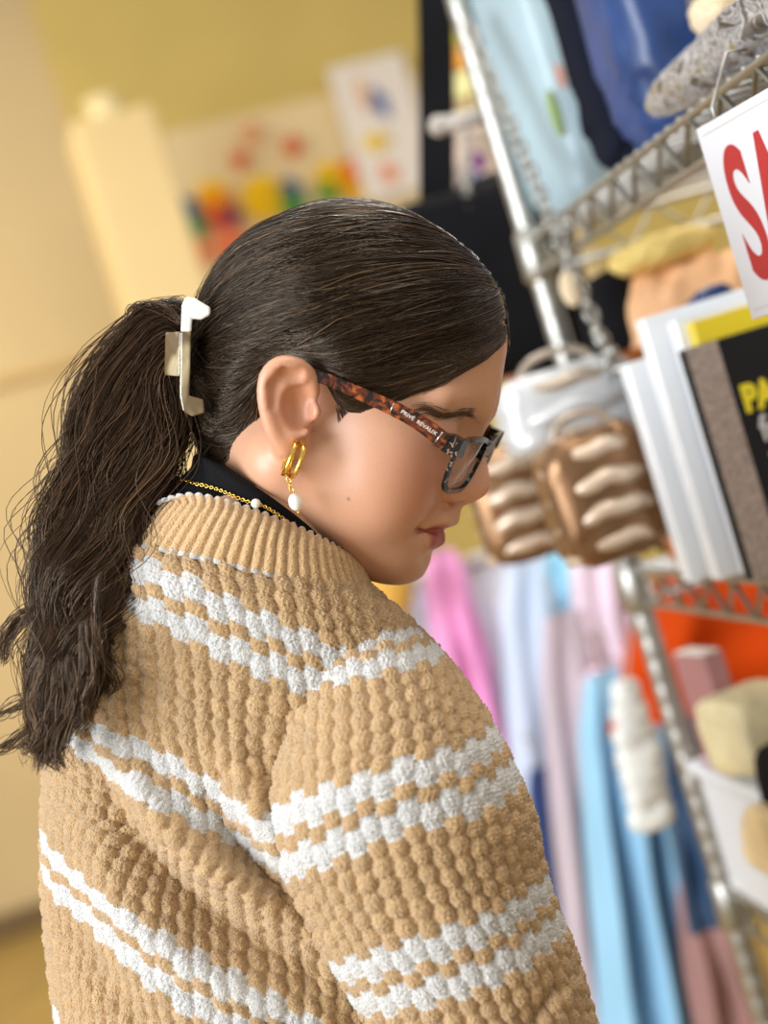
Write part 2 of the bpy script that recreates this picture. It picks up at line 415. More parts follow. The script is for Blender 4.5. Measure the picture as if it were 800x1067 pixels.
card = obj_bm('sale_card', bm, CARD, label='white card with red SALE lettering hanging from the top shelf', cat='sign')
zc = 0.0014; GREYPR = mat('grey_print', (0.55, 0.53, 0.52), 0.5)
for cy_ in (CH / 2 - 0.006, -CH / 2 + 0.006):
    bm = bmesh.new(); add_box(bm, (CW - 0.012, 0.0007, 0.0004), fm @ Matrix.Translation((0, cy_, zc))); obj_bm('printed_line', bm, GREYPR, card)
for k in (0.12, 0.62):
    bm = bmesh.new(); q = tl + sd * CW * k
    add_tube(bm, [q + Vector((0, 0, -0.006)), q + Vector((0, 0, 0.008)), Vector((X0 - 0.02, q.y, Z1 + 0.012)), Vector((X0 - 0.006, q.y, Z1 + 0.010))], 0.0012, 6); obj_bm('hanging_wire', bm, CHROME, card)
fl = frame_m(cc, sd, Vector((0, 0, 1)), sd.cross(Vector((0, 0, 1)))) @ Matrix.Translation((-CW / 2 + 0.017, -CH * 0.03, 0.0013))
text_mesh('lettering', 'SALE', fl, CH * 0.92, REDP, card, 0.0002, CH * 0.022, 0.50, 'LEFT', label='large red SALE lettering')

# ------------------------------------------------------------------ goods on the second shelf
zt2 = Z2 + 0.007
WHB = mat('white_cover', (0.84, 0.88, 0.93), 0.3, var=0.02, Coat_Weight=0.3)
PAGES = mat('book_pages', (0.80, 0.76, 0.68), 0.85, var=0.05, scale=200)
def book(px, py, w, h, th, cover, label, xo=None, yoff=0.0, lean=0.0, spine=None, y=None, x=None, group=None, yaw=0.0):
    """upright book, cover towards the viewer; px, py: lower left corner in the photo"""
    if x is None:
        p = on_z(px, py, zt2); x, y = p.x, p.y + yoff
    m_ = Matrix.Translation((x, y, zt2 + 0.0015)) @ Matrix.Rotation(yaw, 4, 'Z') @ Matrix.Rotation(lean, 4, 'Y')
    bk = bpy.data.objects.new('book', None)
    bm = bmesh.new()
    for yy in (0.0, th): add_box(bm, (w, 0.0026, h), m_ @ Matrix.Translation((w / 2, yy, h / 2)), 0.0008, 1)
    add_box(bm, (0.003, th + 0.0026, h), m_ @ Matrix.Translation((0.0, th / 2, h / 2)), 0.001, 1)
    b_ = obj_bm('book', bm, cover, label=label, cat='book', group=group)
    bm = bmesh.new(); add_box(bm, (w - 0.009, th - 0.003, h - 0.009), m_ @ Matrix.Translation((w / 2 + 0.0, th / 2, h / 2))); obj_bm('page_block', bm, PAGES, b_)
    return b_, m_
ORNG = mat('burnt_orange_cover', (0.50, 0.15, 0.03), 0.5)
YELC = mat('bright_yellow_cover', (0.80, 0.62, 0.02), 0.4)
BLKC = mat('black_cover', (0.010, 0.010, 0.012), 0.6, spec=0.25)
SPECK = mat('grey_speckled_cloth', (0.36, 0.29, 0.26), 0.8, var=0.4, scale=260)
bo = [book(705, 585, 0.17, 0.215, 0.016, ORNG, 'burnt orange book at the far end of the row behind the white ones'),
      book(722, 608, 0.16, 0.200, 0.02, WHB, 'shorter white book, furthest of the three white books'),
      book(752, 606, 0.16, 0.232, 0.02, WHB, 'taller white book between two other white books'),
      book(783, 601, 0.16, 0.222, 0.018, WHB, 'white book next to the yellow one'),
      book(800, 598, 0.19, 0.216, 0.012, YELC, 'bright yellow book standing behind the black one')]
bb, bmx = book(787, 606, 0.20, 0.196, 0.016, BLKC, 'black book with a grey speckled spine band and yellow title')
bm = bmesh.new(); add_box(bm, (0.027, 0.0008, 0.196), bmx @ Matrix.Translation((0.0125, -0.0018, 0.098))); obj_bm('spine_band', bm, SPECK, bb, label='grey speckled band')
YELT = mat('yellow_print', (0.85, 0.70, 0.02), 0.5, var=0.02); GRYT = mat('pale_grey_print', (0.62, 0.62, 0.63), 0.5, var=0.02)
def cover_text(t_, x, z, size, m_, bold, xs=0.8):
    f_ = bmx @ Matrix.Translation((x, -0.0019, z)) @ Matrix.Rotation(math.pi / 2, 4, 'X')
    text_mesh('title', t_, f_, size, m_, bb, 0.0003, bold, xs, 'LEFT')
cover_text('PA', 0.033, 0.142, 0.030, YELT, 0.0016)
cover_text('fo', 0.040, 0.115, 0.030, GRYT, 0.0006)
cover_text('w', 0.042, 0.090, 0.030, GRYT, 0.0006)
# soft toys behind the books, on the second shelf
HS = Z1 - 0.040 - zt2
q = at(712, 300, 1.66)
soft('cushion', (q.x + 0.005, q.y, zt2 + (HS - 0.034) / 2), (0.145, 0.10, HS - 0.034), PEACH, 0.1, (0.65, 0.5), 0.006, 6, label='large peach cushion standing behind the white books', cat='cushion')
q2 = on_x(655, 246, X0 + 0.2)
soft('plush_toy', (q.x - 0.01, q.y - 0.0, zt2 + HS - 0.018), (0.11, 0.08, 0.034), YELP, 0.3, (0.7, 0.7), 0.003, 6, label='butter yellow plush toy above the peach cushion just under the top shelf', cat='plush toy')
q3 = at(742, 322, 1.53)
soft('plush_toy', (q3.x, q3.y, (zt2 + q3.z + 0.02) / 2), (0.06, 0.05, q3.z + 0.02 - zt2), ROYAL, 0.2, (0.6, 0.5), 0.003, 6, label='small royal blue plush toy peeping out between the peach cushion and the card', cat='plush toy')
q4 = on_x(626, 330, X0 + 0.085)
soft('cosmetic_bag', (X0 + 0.062, Y1 - 0.055, zt2 + 0.152), (0.10, 0.07, 0.30), BLACKC, 0.2, (0.5, 0.4), 0.003, 6, label='black fabric bag on the second shelf left of the peach cushion', cat='bag')

# third shelf
zt3 = Z3 + 0.007
TUB = mat('white_plastic', (0.74, 0.79, 0.88), 0.25, var=0.03)
ORG = mat('orange_canvas', (0.54, 0.052, 0.002), 0.8, var=0.1, scale=10, spec=0.1)
MAUVE = mat('mauve_cover', (0.36, 0.17, 0.17), 0.5, var=0.15)
CREAMP = mat('cream_print', (0.76, 0.66, 0.40), 0.5, var=0.18, scale=25)
w1 = on_z(770, 935, zt3); tubh = on_x(715, 780, X0 + 0.03).z - zt3
ty = Y1 + 0.01
tub = empty('storage_tub', (X0 + 0.145, ty - 0.22, zt3), 'white plastic storage tub on the third shelf beside the ringed post', 'storage tub')
bm = bmesh.new()
for sx_, dx in ((0.27, 0),): 
    for (dx, dy, sx2, sy2) in ((-0.145, 0, 0.004, 0.36), (0.145, 0, 0.004, 0.36), (0, -0.18, 0.29, 0.004), (0, 0.18, 0.29, 0.004)):
        add_box(bm, (sx2, sy2, tubh), RZ((X0 + 0.145 + dx, ty - 0.22 + dy, zt3 + tubh / 2 + 0.001)), 0.001, 1)
    add_box(bm, (0.29, 0.36, 0.004), RZ((X0 + 0.145, ty - 0.22, zt3 + 0.003)))
obj_bm('body', bm, TUB, tub)
bm = bmesh.new(); add_box(bm, (0.31, 0.38, 0.014), RZ((X0 + 0.145, ty - 0.22, zt3 + tubh + 0.008)), 0.004); obj_bm('lid', bm, TUB, tub)
tz = zt3 + tubh + 0.016
q = at(768, 738, 1.60)
crp = soft('printed_pouch', (q.x + 0.012, q.y, tz + 0.041), (0.085, 0.085, 0.08), CREAMP, 0.3, (0.35, 0.4), 0.002, 6, label='cream printed pouch standing on the lid of the white tub', cat='pouch')
bm = bmesh.new(); add_ball(bm, (q.x - 0.008, q.y - 0.041, tz + 0.024), 0.5, (0.016, 0.008, 0.014), None, 12, 8); obj_bm('printed_flower', bm, PAPER['yellow'], crp, True)
bm = bmesh.new(); mvh = 0.115; add_box(bm, (0.024, 0.07, mvh), RZ((X0 + 0.022, Y1 - 0.075, tz + mvh / 2 + 0.001), 0.15), 0.003)
mvb = obj_bm('photo_album', bm, MAUVE, label='tall mauve album standing by the post under the second shelf', cat='album')
bm = bmesh.new(); add_box(bm, (0.019, 0.064, 0.003), RZ((X0 + 0.022, Y1 - 0.075, tz + mvh + 0.001), 0.15)); obj_bm('page_block', bm, PAGES, mvb)
# straw fan and black cap hooked on the front of the shelf
STRAW = mat('woven_straw', (0.80, 0.62, 0.34), 0.7, var=0.12, scale=30)
fan = empty('straw_fan', on_x(790, 935, X0 - 0.02), 'pale woven straw fan leaning on the white tub at the right edge', 'fan')
bm = bmesh.new(); fo = on_x(830, 930, X0 - 0.02); R_f = on_x(770, 825, X0 - 0.02); rr_ = 0.085
for k in range(11):
    a = math.radians(20 + 14 * k); dr = Vector((-0.10, -math.cos(a), abs(math.sin(a)))).normalized(); side = Vector((1, 0, 0)).cross(dr).normalized()
    pts = [fo + dr * t_ * rr_ for t_ in np.linspace(0.12, 1, 8)]
    add_tube(bm, pts, list(np.interp(np.linspace(0, 1, 8), [0, 0.8, 1], [0.002, 0.0105, 0.006])), 8)
obj_bm('blade', bm, STRAW, fan)
bm = bmesh.new(); add_tube(bm, [fo + Vector((0, 0, 0.012)), fo + Vector((0.0, 0, -0.05))], 0.006, 8); obj_bm('handle', bm, STRAW, fan)
q = on_x(800, 806, X0 + 0.0)
soft('pouch', (q.x + 0.022, q.y - 0.03, (zt3 + q.z + 0.028) / 2), (0.07, 0.10, q.z + 0.028 - zt3), BLACKC, 0.1, (0.6, 0.35), 0.001, 6, label='black rounded pouch at the right edge behind the straw fan', cat='pouch')
# bottom shelf: black box and a leaning wooden pole
z4 = 0.25 + 0.007
bm = bmesh.new(); add_box(bm, (0.30, 0.5, 0.34), RZ((X0 + 0.2, Y1 - 0.62, z4 + 0.171)), 0.008)
bx = obj_bm('storage_box', bm, BLACKC, label='black storage box on the bottom shelf', cat='box')
bm = bmesh.new(); add_box(bm, (0.306, 0.506, 0.03), RZ((X0 + 0.2, Y1 - 0.62, z4 + 0.34)), 0.004); obj_bm('lid', bm, BLACKC, bx)
WOODP = mat('amber_wood', (0.50, 0.28, 0.06), 0.4, var=0.2, scale=20)
a = on_x(772, 945, X0 + 0.03); bq = Vector((a.x, a.y - 0.01, z4))
bm = bmesh.new(); add_tube(bm, [bq, a + Vector((0, 0, 0.0))], 0.011, 12); wp = obj_bm('wooden_pole', bm, WOODP, label='amber wooden pole upright on the bottom shelf next to the ringed post', cat='pole')
bm = bmesh.new(); add_ball(bm, a, 0.0125, u=14, v=10); obj_bm('pole_end', bm, WOODP, wp)

def catmull_(pts, n):
    P = [np.array(p) for p in pts]; out = []
    for t_ in np.linspace(0, len(P) - 1.0001, n):
        i = int(t_); f = t_ - i; g = lambda k: P[max(0, min(len(P) - 1, k))]
        p0, p1, p2, p3 = g(i - 1), g(i), g(i + 1), g(i + 2)
        out.append(0.5 * (2 * p1 + (p2 - p0) * f + (2 * p0 - 5 * p1 + 4 * p2 - p3) * f * f + (3 * p1 - p0 - 3 * p2 + p3) * f ** 3))
    return out
# ------------------------------------------------------------------ handbags hung on the aisle side
BRONZE = mat('bronze_foil', (0.27, 0.15, 0.075), 0.35, 0.7, var=0.15, scale=20)
CHAMP = mat('champagne_foil', (0.72, 0.58, 0.45), 0.4, 0.45, var=0.1)
SILVB = mat('silver_foil', (0.62, 0.64, 0.66), 0.45, 0.35, var=0.06)
TAUPE = mat('taupe_foil', (0.50, 0.42, 0.34), 0.35, 0.5, var=0.1)
def hook_and_strap(parent, top, mtl, hookz, hx=None, r=0.003):
    bm = bmesh.new()
    add_tube(bm, [top, Vector((top.x, top.y, hookz))] if hx is None else [top, hx], r, 8); return obj_bm('strap', bm, mtl, parent)
def ruffled_bag(px, py, d, wpx, hpx, rot, body, ruf, rows, label, name='handbag', dome=False):
    c = at(px, py, d); W, H = wpx / FPX * d, hpx / FPX * d; D = 0.075
    b_ = soft(name, c, (W, D, H), body, rot, (0.5, 0.45), 0.002, 6, label=label, cat='handbag')
    x = Vector((math.cos(rot), math.sin(rot), 0)); n = Vector((x.y, -x.x, 0))
    for k in range(rows):
        f = (k + 0.5) / rows; z = H * (0.46 - 0.9 * f)
        pts = []
        for t_ in np.linspace(-1, 1, 22):
            wv = 0.0012 * math.sin(t_ * 9 + k * 2)
            dy = D / 2 * (1 - abs(t_) ** 3) * (1 - 0.35 * abs(0.5 - f) * 2) + 0.004
            pts.append(c + x * (t_ * W * 0.47) + n * dy + Vector((0, 0, z - 0.010 * t_ * t_ + wv)))
        bm = bmesh.new(); add_tube(bm, pts, list(0.0082 * (0.5 + 0.5 * np.sqrt(1 - np.linspace(-0.95, 0.95, 22) ** 2))), 10); obj_bm('ruffle', bm, ruf if k % 2 == 0 or not dome else body, b_)
    return b_, c, W, H
g1, c1, W1, H1 = ruffled_bag(626, 515, 1.50, 118, 140, 0.05, BRONZE, CHAMP, 4, 'bronze handbag with pale ruffles hanging by the post, nearest the white books')
g2, c2, W2, H2 = ruffled_bag(540, 524, 1.68, 96, 120, -0.15, BRONZE, CHAMP, 4, 'darker bronze ruffled handbag just in front of the woman\'s nose')
g3, c3, W3, H3 = ruffled_bag(592, 425, 1.60, 150, 88, 0.0, SILVB, TAUPE, 3, 'silver handbag with soft pleats hanging above the bronze ones', dome=True)
hz = Z1 - 0.02
arm_d = Vector((X0 - 0.02, Y1 - 0.04, Z1 + 0.03))
for b_, c, W, H in ((g1, c1, W1, H1), (g2, c2, W2, H2), (g3, c3, W3, H3)):
    bm = bmesh.new(); topc = c + Vector((0, 0, H / 2 - 0.008))
    pts = [topc + Vector((-W * 0.3, 0, 0)), topc + Vector((-W * 0.2, 0, 0.018)), topc + Vector((0, 0, 0.024)), topc + Vector((W * 0.2, 0, 0.018)), topc + Vector((W * 0.3, 0, 0))]
    add_tube(bm, [Vector(p) for p in catmull_(pts, 20)], 0.004, 8); obj_bm('handle', bm, TAUPE, b_)
def chain_mesh(a, b, r, step):
    bm = bmesh.new(); L_ = (b - a).length; n = int(L_ / step); dr = (b - a).normalized()
    s1 = dr.cross(Vector((0, 1, 0))).normalized(); s2 = dr.cross(s1).normalized()
    for k in range(n):
        c = a + dr * (k + 0.5) * step; s_ = s1 if k % 2 else s2
        add_tube(bm, [c + dr * math.cos(t_) * step * 0.72 + s_ * math.sin(t_) * r for t_ in np.linspace(0, 2 * math.pi, 10, endpoint=False)], r * 0.34, 6, closed=True)
    return bm
dch = 1.60
chn = obj_bm('chain_strap', chain_mesh(at(484, 18, 1.66), at(642, 388, 1.56), 0.0060, 0.0135), CHROME, g1, label='silver chain strap running up along the post')
bm = bmesh.new()
for (a, b) in ((628, 352), (638, 366), (633, 378), (645, 384), (622, 345)): add_ball(bm, at(a, b, 1.56), 0.006)
obj_bm('charm', bm, CHROME, chn)
tg = at(594, 301, 1.55)
bm = bmesh.new(); add_ball(bm, tg, 0.5, (0.020, 0.012, 0.036), None, 16, 10); obj_bm('tassel', bm, CREAMF, chn, True)

# ------------------------------------------------------------------ bags and trinkets left of the post
GREYP = mat('grey_painted_metal', (0.40, 0.36, 0.32), 0.5)
armz = z_on_post(118)
bm = bmesh.new(); add_tube(bm, [Vector((X0, Y1, armz)), Vector((X0 - 0.055, Y1 + 0.02, armz + 0.006))], 0.0095, 12)
arm = obj_bm('display_arm', bm, GREYP, rack, label='short grey arm sticking out from the post')
bm = bmesh.new(); add_ball(bm, Vector((X0 - 0.055, Y1 + 0.02, armz + 0.006)), 0.0115); obj_bm('end_cap', bm, GREYP, arm)
def strap(parent, name, p, q, w, m_, th=0.004):
    ax = (q - p).normalized(); view = nrm(np.array((p + q) / 2) - CAM); sidev = ax.cross(Vector((0, 1, 0))).normalized(); nn = ax.cross(sidev).normalized()
    bm = bmesh.new(); rows = []
    for t_ in np.linspace(0, 1, 14):
        c = p.lerp(q, t_) + nn * 0.006 * math.sin(t_ * 5)
        rows.append([bm.verts.new(c + sidev * w / 2 * a + nn * th / 2 * b) for a, b in ((-1, -1), (1, -1), (1, 1), (-1, 1))])
    for i in range(13):
        for k in range(4): bm.faces.new((rows[i][k], rows[i][(k + 1) % 4], rows[i + 1][(k + 1) % 4], rows[i + 1][k]))
    bm.faces.new(rows[0][::-1]); bm.faces.new(rows[-1])
    return obj_bm(name, bm, m_, parent)
d = 2.05
tote = soft('tote_bag', at(492, 300, d), (0.19, 0.12, 0.24), BLACKC, 0.1, (0.4, 0.4), 0.003, 6, label='black tote bag on a long wide strap behind the woman\'s head', cat='bag')
strap(tote, 'strap', at(452, -40, d), at(457, 260, d), 0.045, BLACKC)
d2 = 2.2
bagb = soft('shoulder_bag', at(545, 285, d2), (0.15, 0.10, 0.28), BLACKC, 0.1, (0.4, 0.4), 0.003, 6, label='black shoulder bag hanging behind the post', cat='bag')
strap(bagb, 'strap', at(512, -30, d2), at(582, 210, d2), 0.042, BLACKC)
for k, (a, b) in enumerate(((516, 28), (524, 50))):
    bm = bmesh.new(); c = at(a, b, d2 - 0.03); add_box(bm, (0.034, 0.006, 0.012), RZ(c, 0.0) @ Matrix.Rotation(-0.1, 4, 'Y'), 0.002); obj_bm('buckle', bm, CHROME, bagb)
obj_bm('chain_strap', chain_mesh(at(486, 128, 2.0), at(487, 262, 2.0), 0.0055, 0.0125), CHROME, tote)
PCK = {}
def packet(px, py, wpx, hpx, d, colr, label, rot=0.0):
    c = at(px, py, d); W, H = wpx / FPX * d, hpx / FPX * d
    o = soft('packet', c, (W, 0.03, H), mat('packet_foil', colr, 0.35, var=0.12), rot, (0.4, 0.3), 0.0015, 6, label=label, cat='packet', group='small packets on the pegs')
    bm = bmesh.new(); add_tube(bm, [c + Vector((0, 0, H / 2 - 0.005)), c + Vector((0, 0, H / 2 + 0.01)), c + Vector((0, 0.06, H / 2 + 0.014))], 0.003, 6); obj_bm('hang_loop', bm, GREYP, o)
dp = 2.45
packet(463, 34, 22, 34, dp, (0.78, 0.74, 0.02), 'bright yellow packet next to the wide black strap')
packet(480, 62, 34, 22, dp, (0.85, 0.38, 0.05), 'orange packet below the bright yellow one')
packet(485, 88, 34, 26, dp, (0.80, 0.76, 0.36), 'pale yellow packet lowest of the three by the strap')
packet(488, 24, 20, 34, dp + 0.05, (0.22, 0.20, 0.16), 'dark patterned packet between the yellow packet and the post')
packet(540, 62, 46, 90, dp + 0.1, (0.80, 0.62, 0.26), 'tall tan yellow packet between the post and the blue cushion')
packet(556, 142, 24, 56, dp, (0.72, 0.78, 0.84), 'narrow pale blue packet right of the post')
packet(560, 192, 20, 34, dp, (0.36, 0.22, 0.12), 'small brown packet under the pale blue one')
pm = mat('patterned_pouch_print', (0.52, 0.40, 0.32), 0.6, var=0.5, scale=18)
pch = soft('patterned_pouch', at(505, 178, 2.4), (0.11, 0.05, 0.13), pm, 0.1, (0.5, 0.4), 0.003, 6, label='beige patterned pouch left of the post below the grey arm', cat='pouch')
for (a, b, k) in ((498, 168, 'purple'), (506, 192, 'coral'), (494, 186, 'blue')):
    bm = bmesh.new(); add_ball(bm, at(a, b, 2.372), 0.5, (0.024, 0.006, 0.03), None, 12, 8); obj_bm('printed_patch', bm, PAPER[k], pch, True)
pk = soft('plush_ball', at(548, 362, 2.2), (0.095, 0.08, 0.10), PINKP, 0, (0.9, 0.8), 0.003, 6, label='coral pink plush beyond the woman\'s forehead', cat='plush toy')
bm = bmesh.new(); add_tube(bm, [at(545, 342, 2.2), at(540, 325, 2.2)], 0.004, 6); obj_bm('hang_loop', bm, PINKP, pk)
yk = soft('plush_ball', at(404, 612, 2.6), (0.075, 0.07, 0.09), mat('amber_plush', (0.75, 0.42, 0.08), 0.85, var=0.1), 0, (0.9, 0.8), 0.003, 6, label='amber plush just under the woman\'s chin', cat='plush toy')
bm = bmesh.new(); add_tube(bm, [at(401, 600, 2.6), at(396, 585, 2.6)], 0.004, 6); obj_bm('hang_loop', bm, PINKP, yk)

# ------------------------------------------------------------------ clothes on a rail behind
RAILD = 2.75
ra, rb = at(405, 618, RAILD), at(720, 512, RAILD)
rz_ = (ra.z + rb.z) / 2; rail_y = ra.y; ra.z = rb.z = rz_; rb.y = ra.y
rail = empty('clothes_rail', (ra.x, ra.y, 0), 'grey clothes rail behind the hanging garments', 'clothes rail')
bm = bmesh.new(); add_tube(bm, [ra, rb], 0.011, 10); obj_bm('bar', bm, GREYP, rail)
for p in (ra, rb):
    bm = bmesh.new(); add_tube(bm, [Vector((p.x, p.y, 0.02)), p], 0.011, 10); obj_bm('upright', bm, GREYP, rail)
    bm = bmesh.new(); add_tube(bm, [Vector((p.x, p.y - 0.25, 0.015)), Vector((p.x, p.y + 0.25, 0.015))], 0.013, 10); obj_bm('foot', bm, GREYP, rail)
def garment(top, bot, d, wt, wb_, colr, nfold, label, cat, name='garment', rot=0.0, amp=0.25, T=0.05, rough=0.8, mm=None, hang=True):
    p, q = at(*top, d), at(*bot, d); s = d / FPX
    nv, nu = 46, 120
    v = np.linspace(0, 1, nv)[:, None]; u = np.linspace(0, 2 * math.pi, nu, endpoint=False)[None]
    w = (wt + (wb_ - wt) * v) * s * np.minimum(1, 0.62 + v * 3.0)
    cu, su = np.cos(u), np.sin(u)
    sgn = lambda x, k: np.sign(x) * np.abs(x) ** k
    X = w / 2 * sgn(cu, 0.8)
    ph = rng.random() * 6
    fold = amp * T * np.sin(nfold * cu * 2.6 + ph + 0.8 * np.sin(v * 4)) * np.minimum(1, v * 2.5)
    Yy = T / 2 * np.minimum(1, 0.35 + v * 3) * sgn(su, 0.7) + fold + 0.004 * np.sin(v * 13 + 4 * cu)
    x_ = np.array([math.cos(rot), math.sin(rot), 0]); y_ = np.array([-math.sin(rot), math.cos(rot), 0])
    C_ = np.array(p) + (np.array(q) - np.array(p)) * v[..., None]
    P = C_ + X[..., None] * x_ + Yy[..., None] * y_
    f = grid_faces_(nv, nu)
    V_ = np.concatenate([P.reshape(-1, 3), [np.array(p)], [np.array(q)]]); n = nv * nu
    j = np.arange(nu); j2 = (j + 1) % nu
    f = np.concatenate([f, np.stack([j, j, j2, np.full(nu, n)], 1)[:, [1, 2, 3, 3]] * 1, ]) if False else f
    g = mesh_np(name, V_[:n], f, mm or mat(name + '_cloth', colr, rough, var=0.05, bump=0.1, bscale=120), None, True, None, label=label, cat=cat, group='clothes hanging on the rail')
    if hang:
        bm = bmesh.new(); h0 = p + Vector((0, 0, -0.012)); tr = Vector((p.x, p.y, p.z + 0.045))
        add_tube(bm, [h0 + Vector(x_) * (-wt * s * 0.3) + Vector((0, 0, -0.02)), h0 + Vector((0, 0, 0.012)), h0 + Vector(x_) * (wt * s * 0.3) + Vector((0, 0, -0.02))], 0.004, 8)
        hook = [h0 + Vector((0, 0, 0.012)), tr] + [tr + Vector((0, 0.012 * (1 - math.cos(a)), 0.012 * math.sin(a))) for a in np.linspace(0.4, 3.6, 7)]
        add_tube(bm, hook, 0.002, 6); obj_bm('hanger', bm, GREYP, g)
    return g
C = dict(grey=(0.48, 0.46, 0.56), pink=(0.88, 0.36, 0.68), white=(0.80, 0.82, 0.88), pale=(0.60, 0.69, 0.86), sky=(0.30, 0.60, 0.78), lav=(0.78, 0.64, 0.76), mauve=(0.52, 0.44, 0.50), trous=(0.30, 0.56, 0.78), navy=(0.015, 0.05, 0.12), brown=(0.34, 0.18, 0.16), rose=(0.72, 0.50, 0.58), deep=(0.03, 0.06, 0.2), amber=(0.8, 0.5, 0.2))
garment((430, 590), (480, 760), 2.80, 34, 44, C['grey'], 2, 'narrow grey lilac top next to the pink dress, leftmost on the rail', 'top', 'blouse')
garment((458, 575), (506, 800), 2.74, 44, 62, C['pink'], 3, 'magenta pink dress, second garment from the left on the rail', 'dress', 'dress')
garment((508, 572), (570, 830), 2.80, 78, 96, C['white'], 3, 'white blouse right of the pink dress', 'blouse', 'blouse')
garment((545, 586), (585, 980), 2.70, 62, 74, C['pale'], 3, 'long pale blue dress in front of the white blouse', 'dress', 'dress')
garment((584, 566), (604, 655), 2.62, 44, 46, C['sky'], 2, 'sky blue scarf hanging beside the lavender cardigan', 'scarf', 'scarf')
garment((616, 560), (640, 765), 2.52, 50, 72, C['lav'], 3, 'lavender cardigan left of the orange bag', 'cardigan', 'cardigan')
garment((582, 640), (640, 1130), 2.48, 56, 70, C['mauve'], 3, 'long mauve grey skirt between the sleeve and the blue trousers', 'skirt', 'skirt')
garment((628, 700), (688, 1140), 2.36, 60, 104, C['trous'], 3, 'light blue wide trousers right of the mauve skirt', 'trousers', 'trousers', amp=0.5, T=0.07)
garment((662, 700), (742, 1140), 2.52, 60, 70, (0.40, 0.60, 0.80), 3, 'second pair of light blue trousers, behind the string of white shells', 'trousers', 'trousers', amp=0.4)
garment((636, 690), (652, 772), 2.40, 70, 62, C['rose'], 3, 'dusty pink knit under the orange bag', 'knitwear', 'knitwear')
garment((705, 742), (742, 962), 2.16, 36, 56, C['navy'], 2, 'dark navy jeans right of the string of white shells', 'jeans', 'jeans', rough=0.6)
garment((724, 900), (775, 1140), 2.28, 50, 84, C['brown'], 3, 'mauve brown skirt below the navy jeans', 'skirt', 'skirt')
garment((560, 800), (592, 980), 2.58, 30, 40, C['deep'], 2, 'deep blue garment just visible right of the sleeve', 'garment', 'garment')
ob = garment((754, 566), (756, 724), 2.08, 172, 262, None, 3, 'large orange tote bag hanging behind the ringed post under the second shelf', 'bag', 'tote_bag', mm=ORG, T=0.09, amp=0.12, hang=False)
del ob['group']
bm = bmesh.new(); t0 = at(752, 574, 2.08); add_tube(bm, [t0, t0 + Vector((0.01, 0, 0.05)), t0 + Vector((0.03, -0.02, 0.09))], 0.005, 8); obj_bm('handle', bm, ORG, ob)
# string of white shells
SHELL = mat('white_shell', (0.80, 0.80, 0.76), 0.3, var=0.08, scale=20)
sa, sb = at(652, 722, 1.95), at(678, 850, 1.95)
sh = empty('shell_garland', sa, 'string of white shells hanging in front of the blue trousers', 'garland')
for k in range(7):
    c = sa.lerp(sb, k / 6); r_ = 0.018 + 0.010 * min(1, k / 2)
    soft('shell', c, (2 * r_, 0.03, 0.034), SHELL, 0.2 * (k % 3), (0.8, 0.7), 0.003, 8, sh, nu=24, nv=14)
bm = bmesh.new(); add_tube(bm, [Vector((X0 - 0.006, Y1 + 0.006, Z2 - 0.038)), sa, sb], 0.002, 6); obj_bm('cord', bm, GREYP, sh)
DEBUG = False
# ------------------------------------------------------------------ person: frame, distance fields
def Q2W(p):                     # person frame (x right, y up, z towards the viewer, 1 m in front of the camera) -> world
    p = np.asarray(p, float)
    return cam2w(p + np.array([0, 0, -1.0]))
def PQ(px, py, z):
    d = 1.0 - z
    return np.array([(px - CX) / FPX * d, -(py - CY) / FPX * d, z])

TILT, YAW, ROLL = math.radians(20), math.radians(11), math.radians(9)
F0 = np.array([math.cos(TILT), -math.sin(TILT), 0]); U0 = np.array([math.sin(TILT), math.cos(TILT), 0]); B0 = np.array([0, 0, -1.0])
HF = math.cos(YAW) * F0 - math.sin(YAW) * B0
_L = math.sin(YAW) * F0 + math.cos(YAW) * B0
HL = math.cos(ROLL) * _L + math.sin(ROLL) * U0
HU = math.cos(ROLL) * U0 - math.sin(ROLL) * _L
HO = PQ(364, 373, 0.0)
HB = np.array([HF, HL, HU])     # rows: head x (forward), y (left), z (up) in person frame
def H2Q(p): return np.asarray(p, float) @ HB + HO
def Q2H(p): return (np.asarray(p, float) - HO) @ HB.T
def H2W(p): return Q2W(H2Q(p))
def hp(px, py, y):              # head point with lateral offset y that shows at pixel px, py
    a = (px - CX) / FPX; b = -(py - CY) / FPX
    A = np.array([[HF[0] + a * HF[2], HU[0] + a * HU[2]], [HF[1] + b * HF[2], HU[1] + b * HU[2]]])
    o = HO + y * HL
    x, z = np.linalg.solve(A, [a - o[0] - a * o[2], b - o[1] - b * o[2]])
    return np.array([x, y, z])

def catmull(P, t):
    P = np.asarray(P, float); n = len(P)
    if P.ndim == 1: P = P[:, None]
    x = np.clip(np.asarray(t, float), 0, 1) * (n - 1)
    i = np.clip(np.floor(x).astype(int), 0, n - 2); f = (x - i)[:, None]
    g = lambda k: P[np.clip(k, 0, n - 1)]
    p0 = np.where((i > 0)[:, None], g(i - 1), 2 * g(i) - g(i + 1)); p1 = g(i); p2 = g(i + 1)
    p3 = np.where((i < n - 2)[:, None], g(i + 2), 2 * p2 - p1)
    return 0.5 * (2 * p1 + (p2 - p0) * f + (2 * p0 - 5 * p1 + 4 * p2 - p3) * f ** 2 + (3 * p1 - p0 - 3 * p2 + p3) * f ** 3)

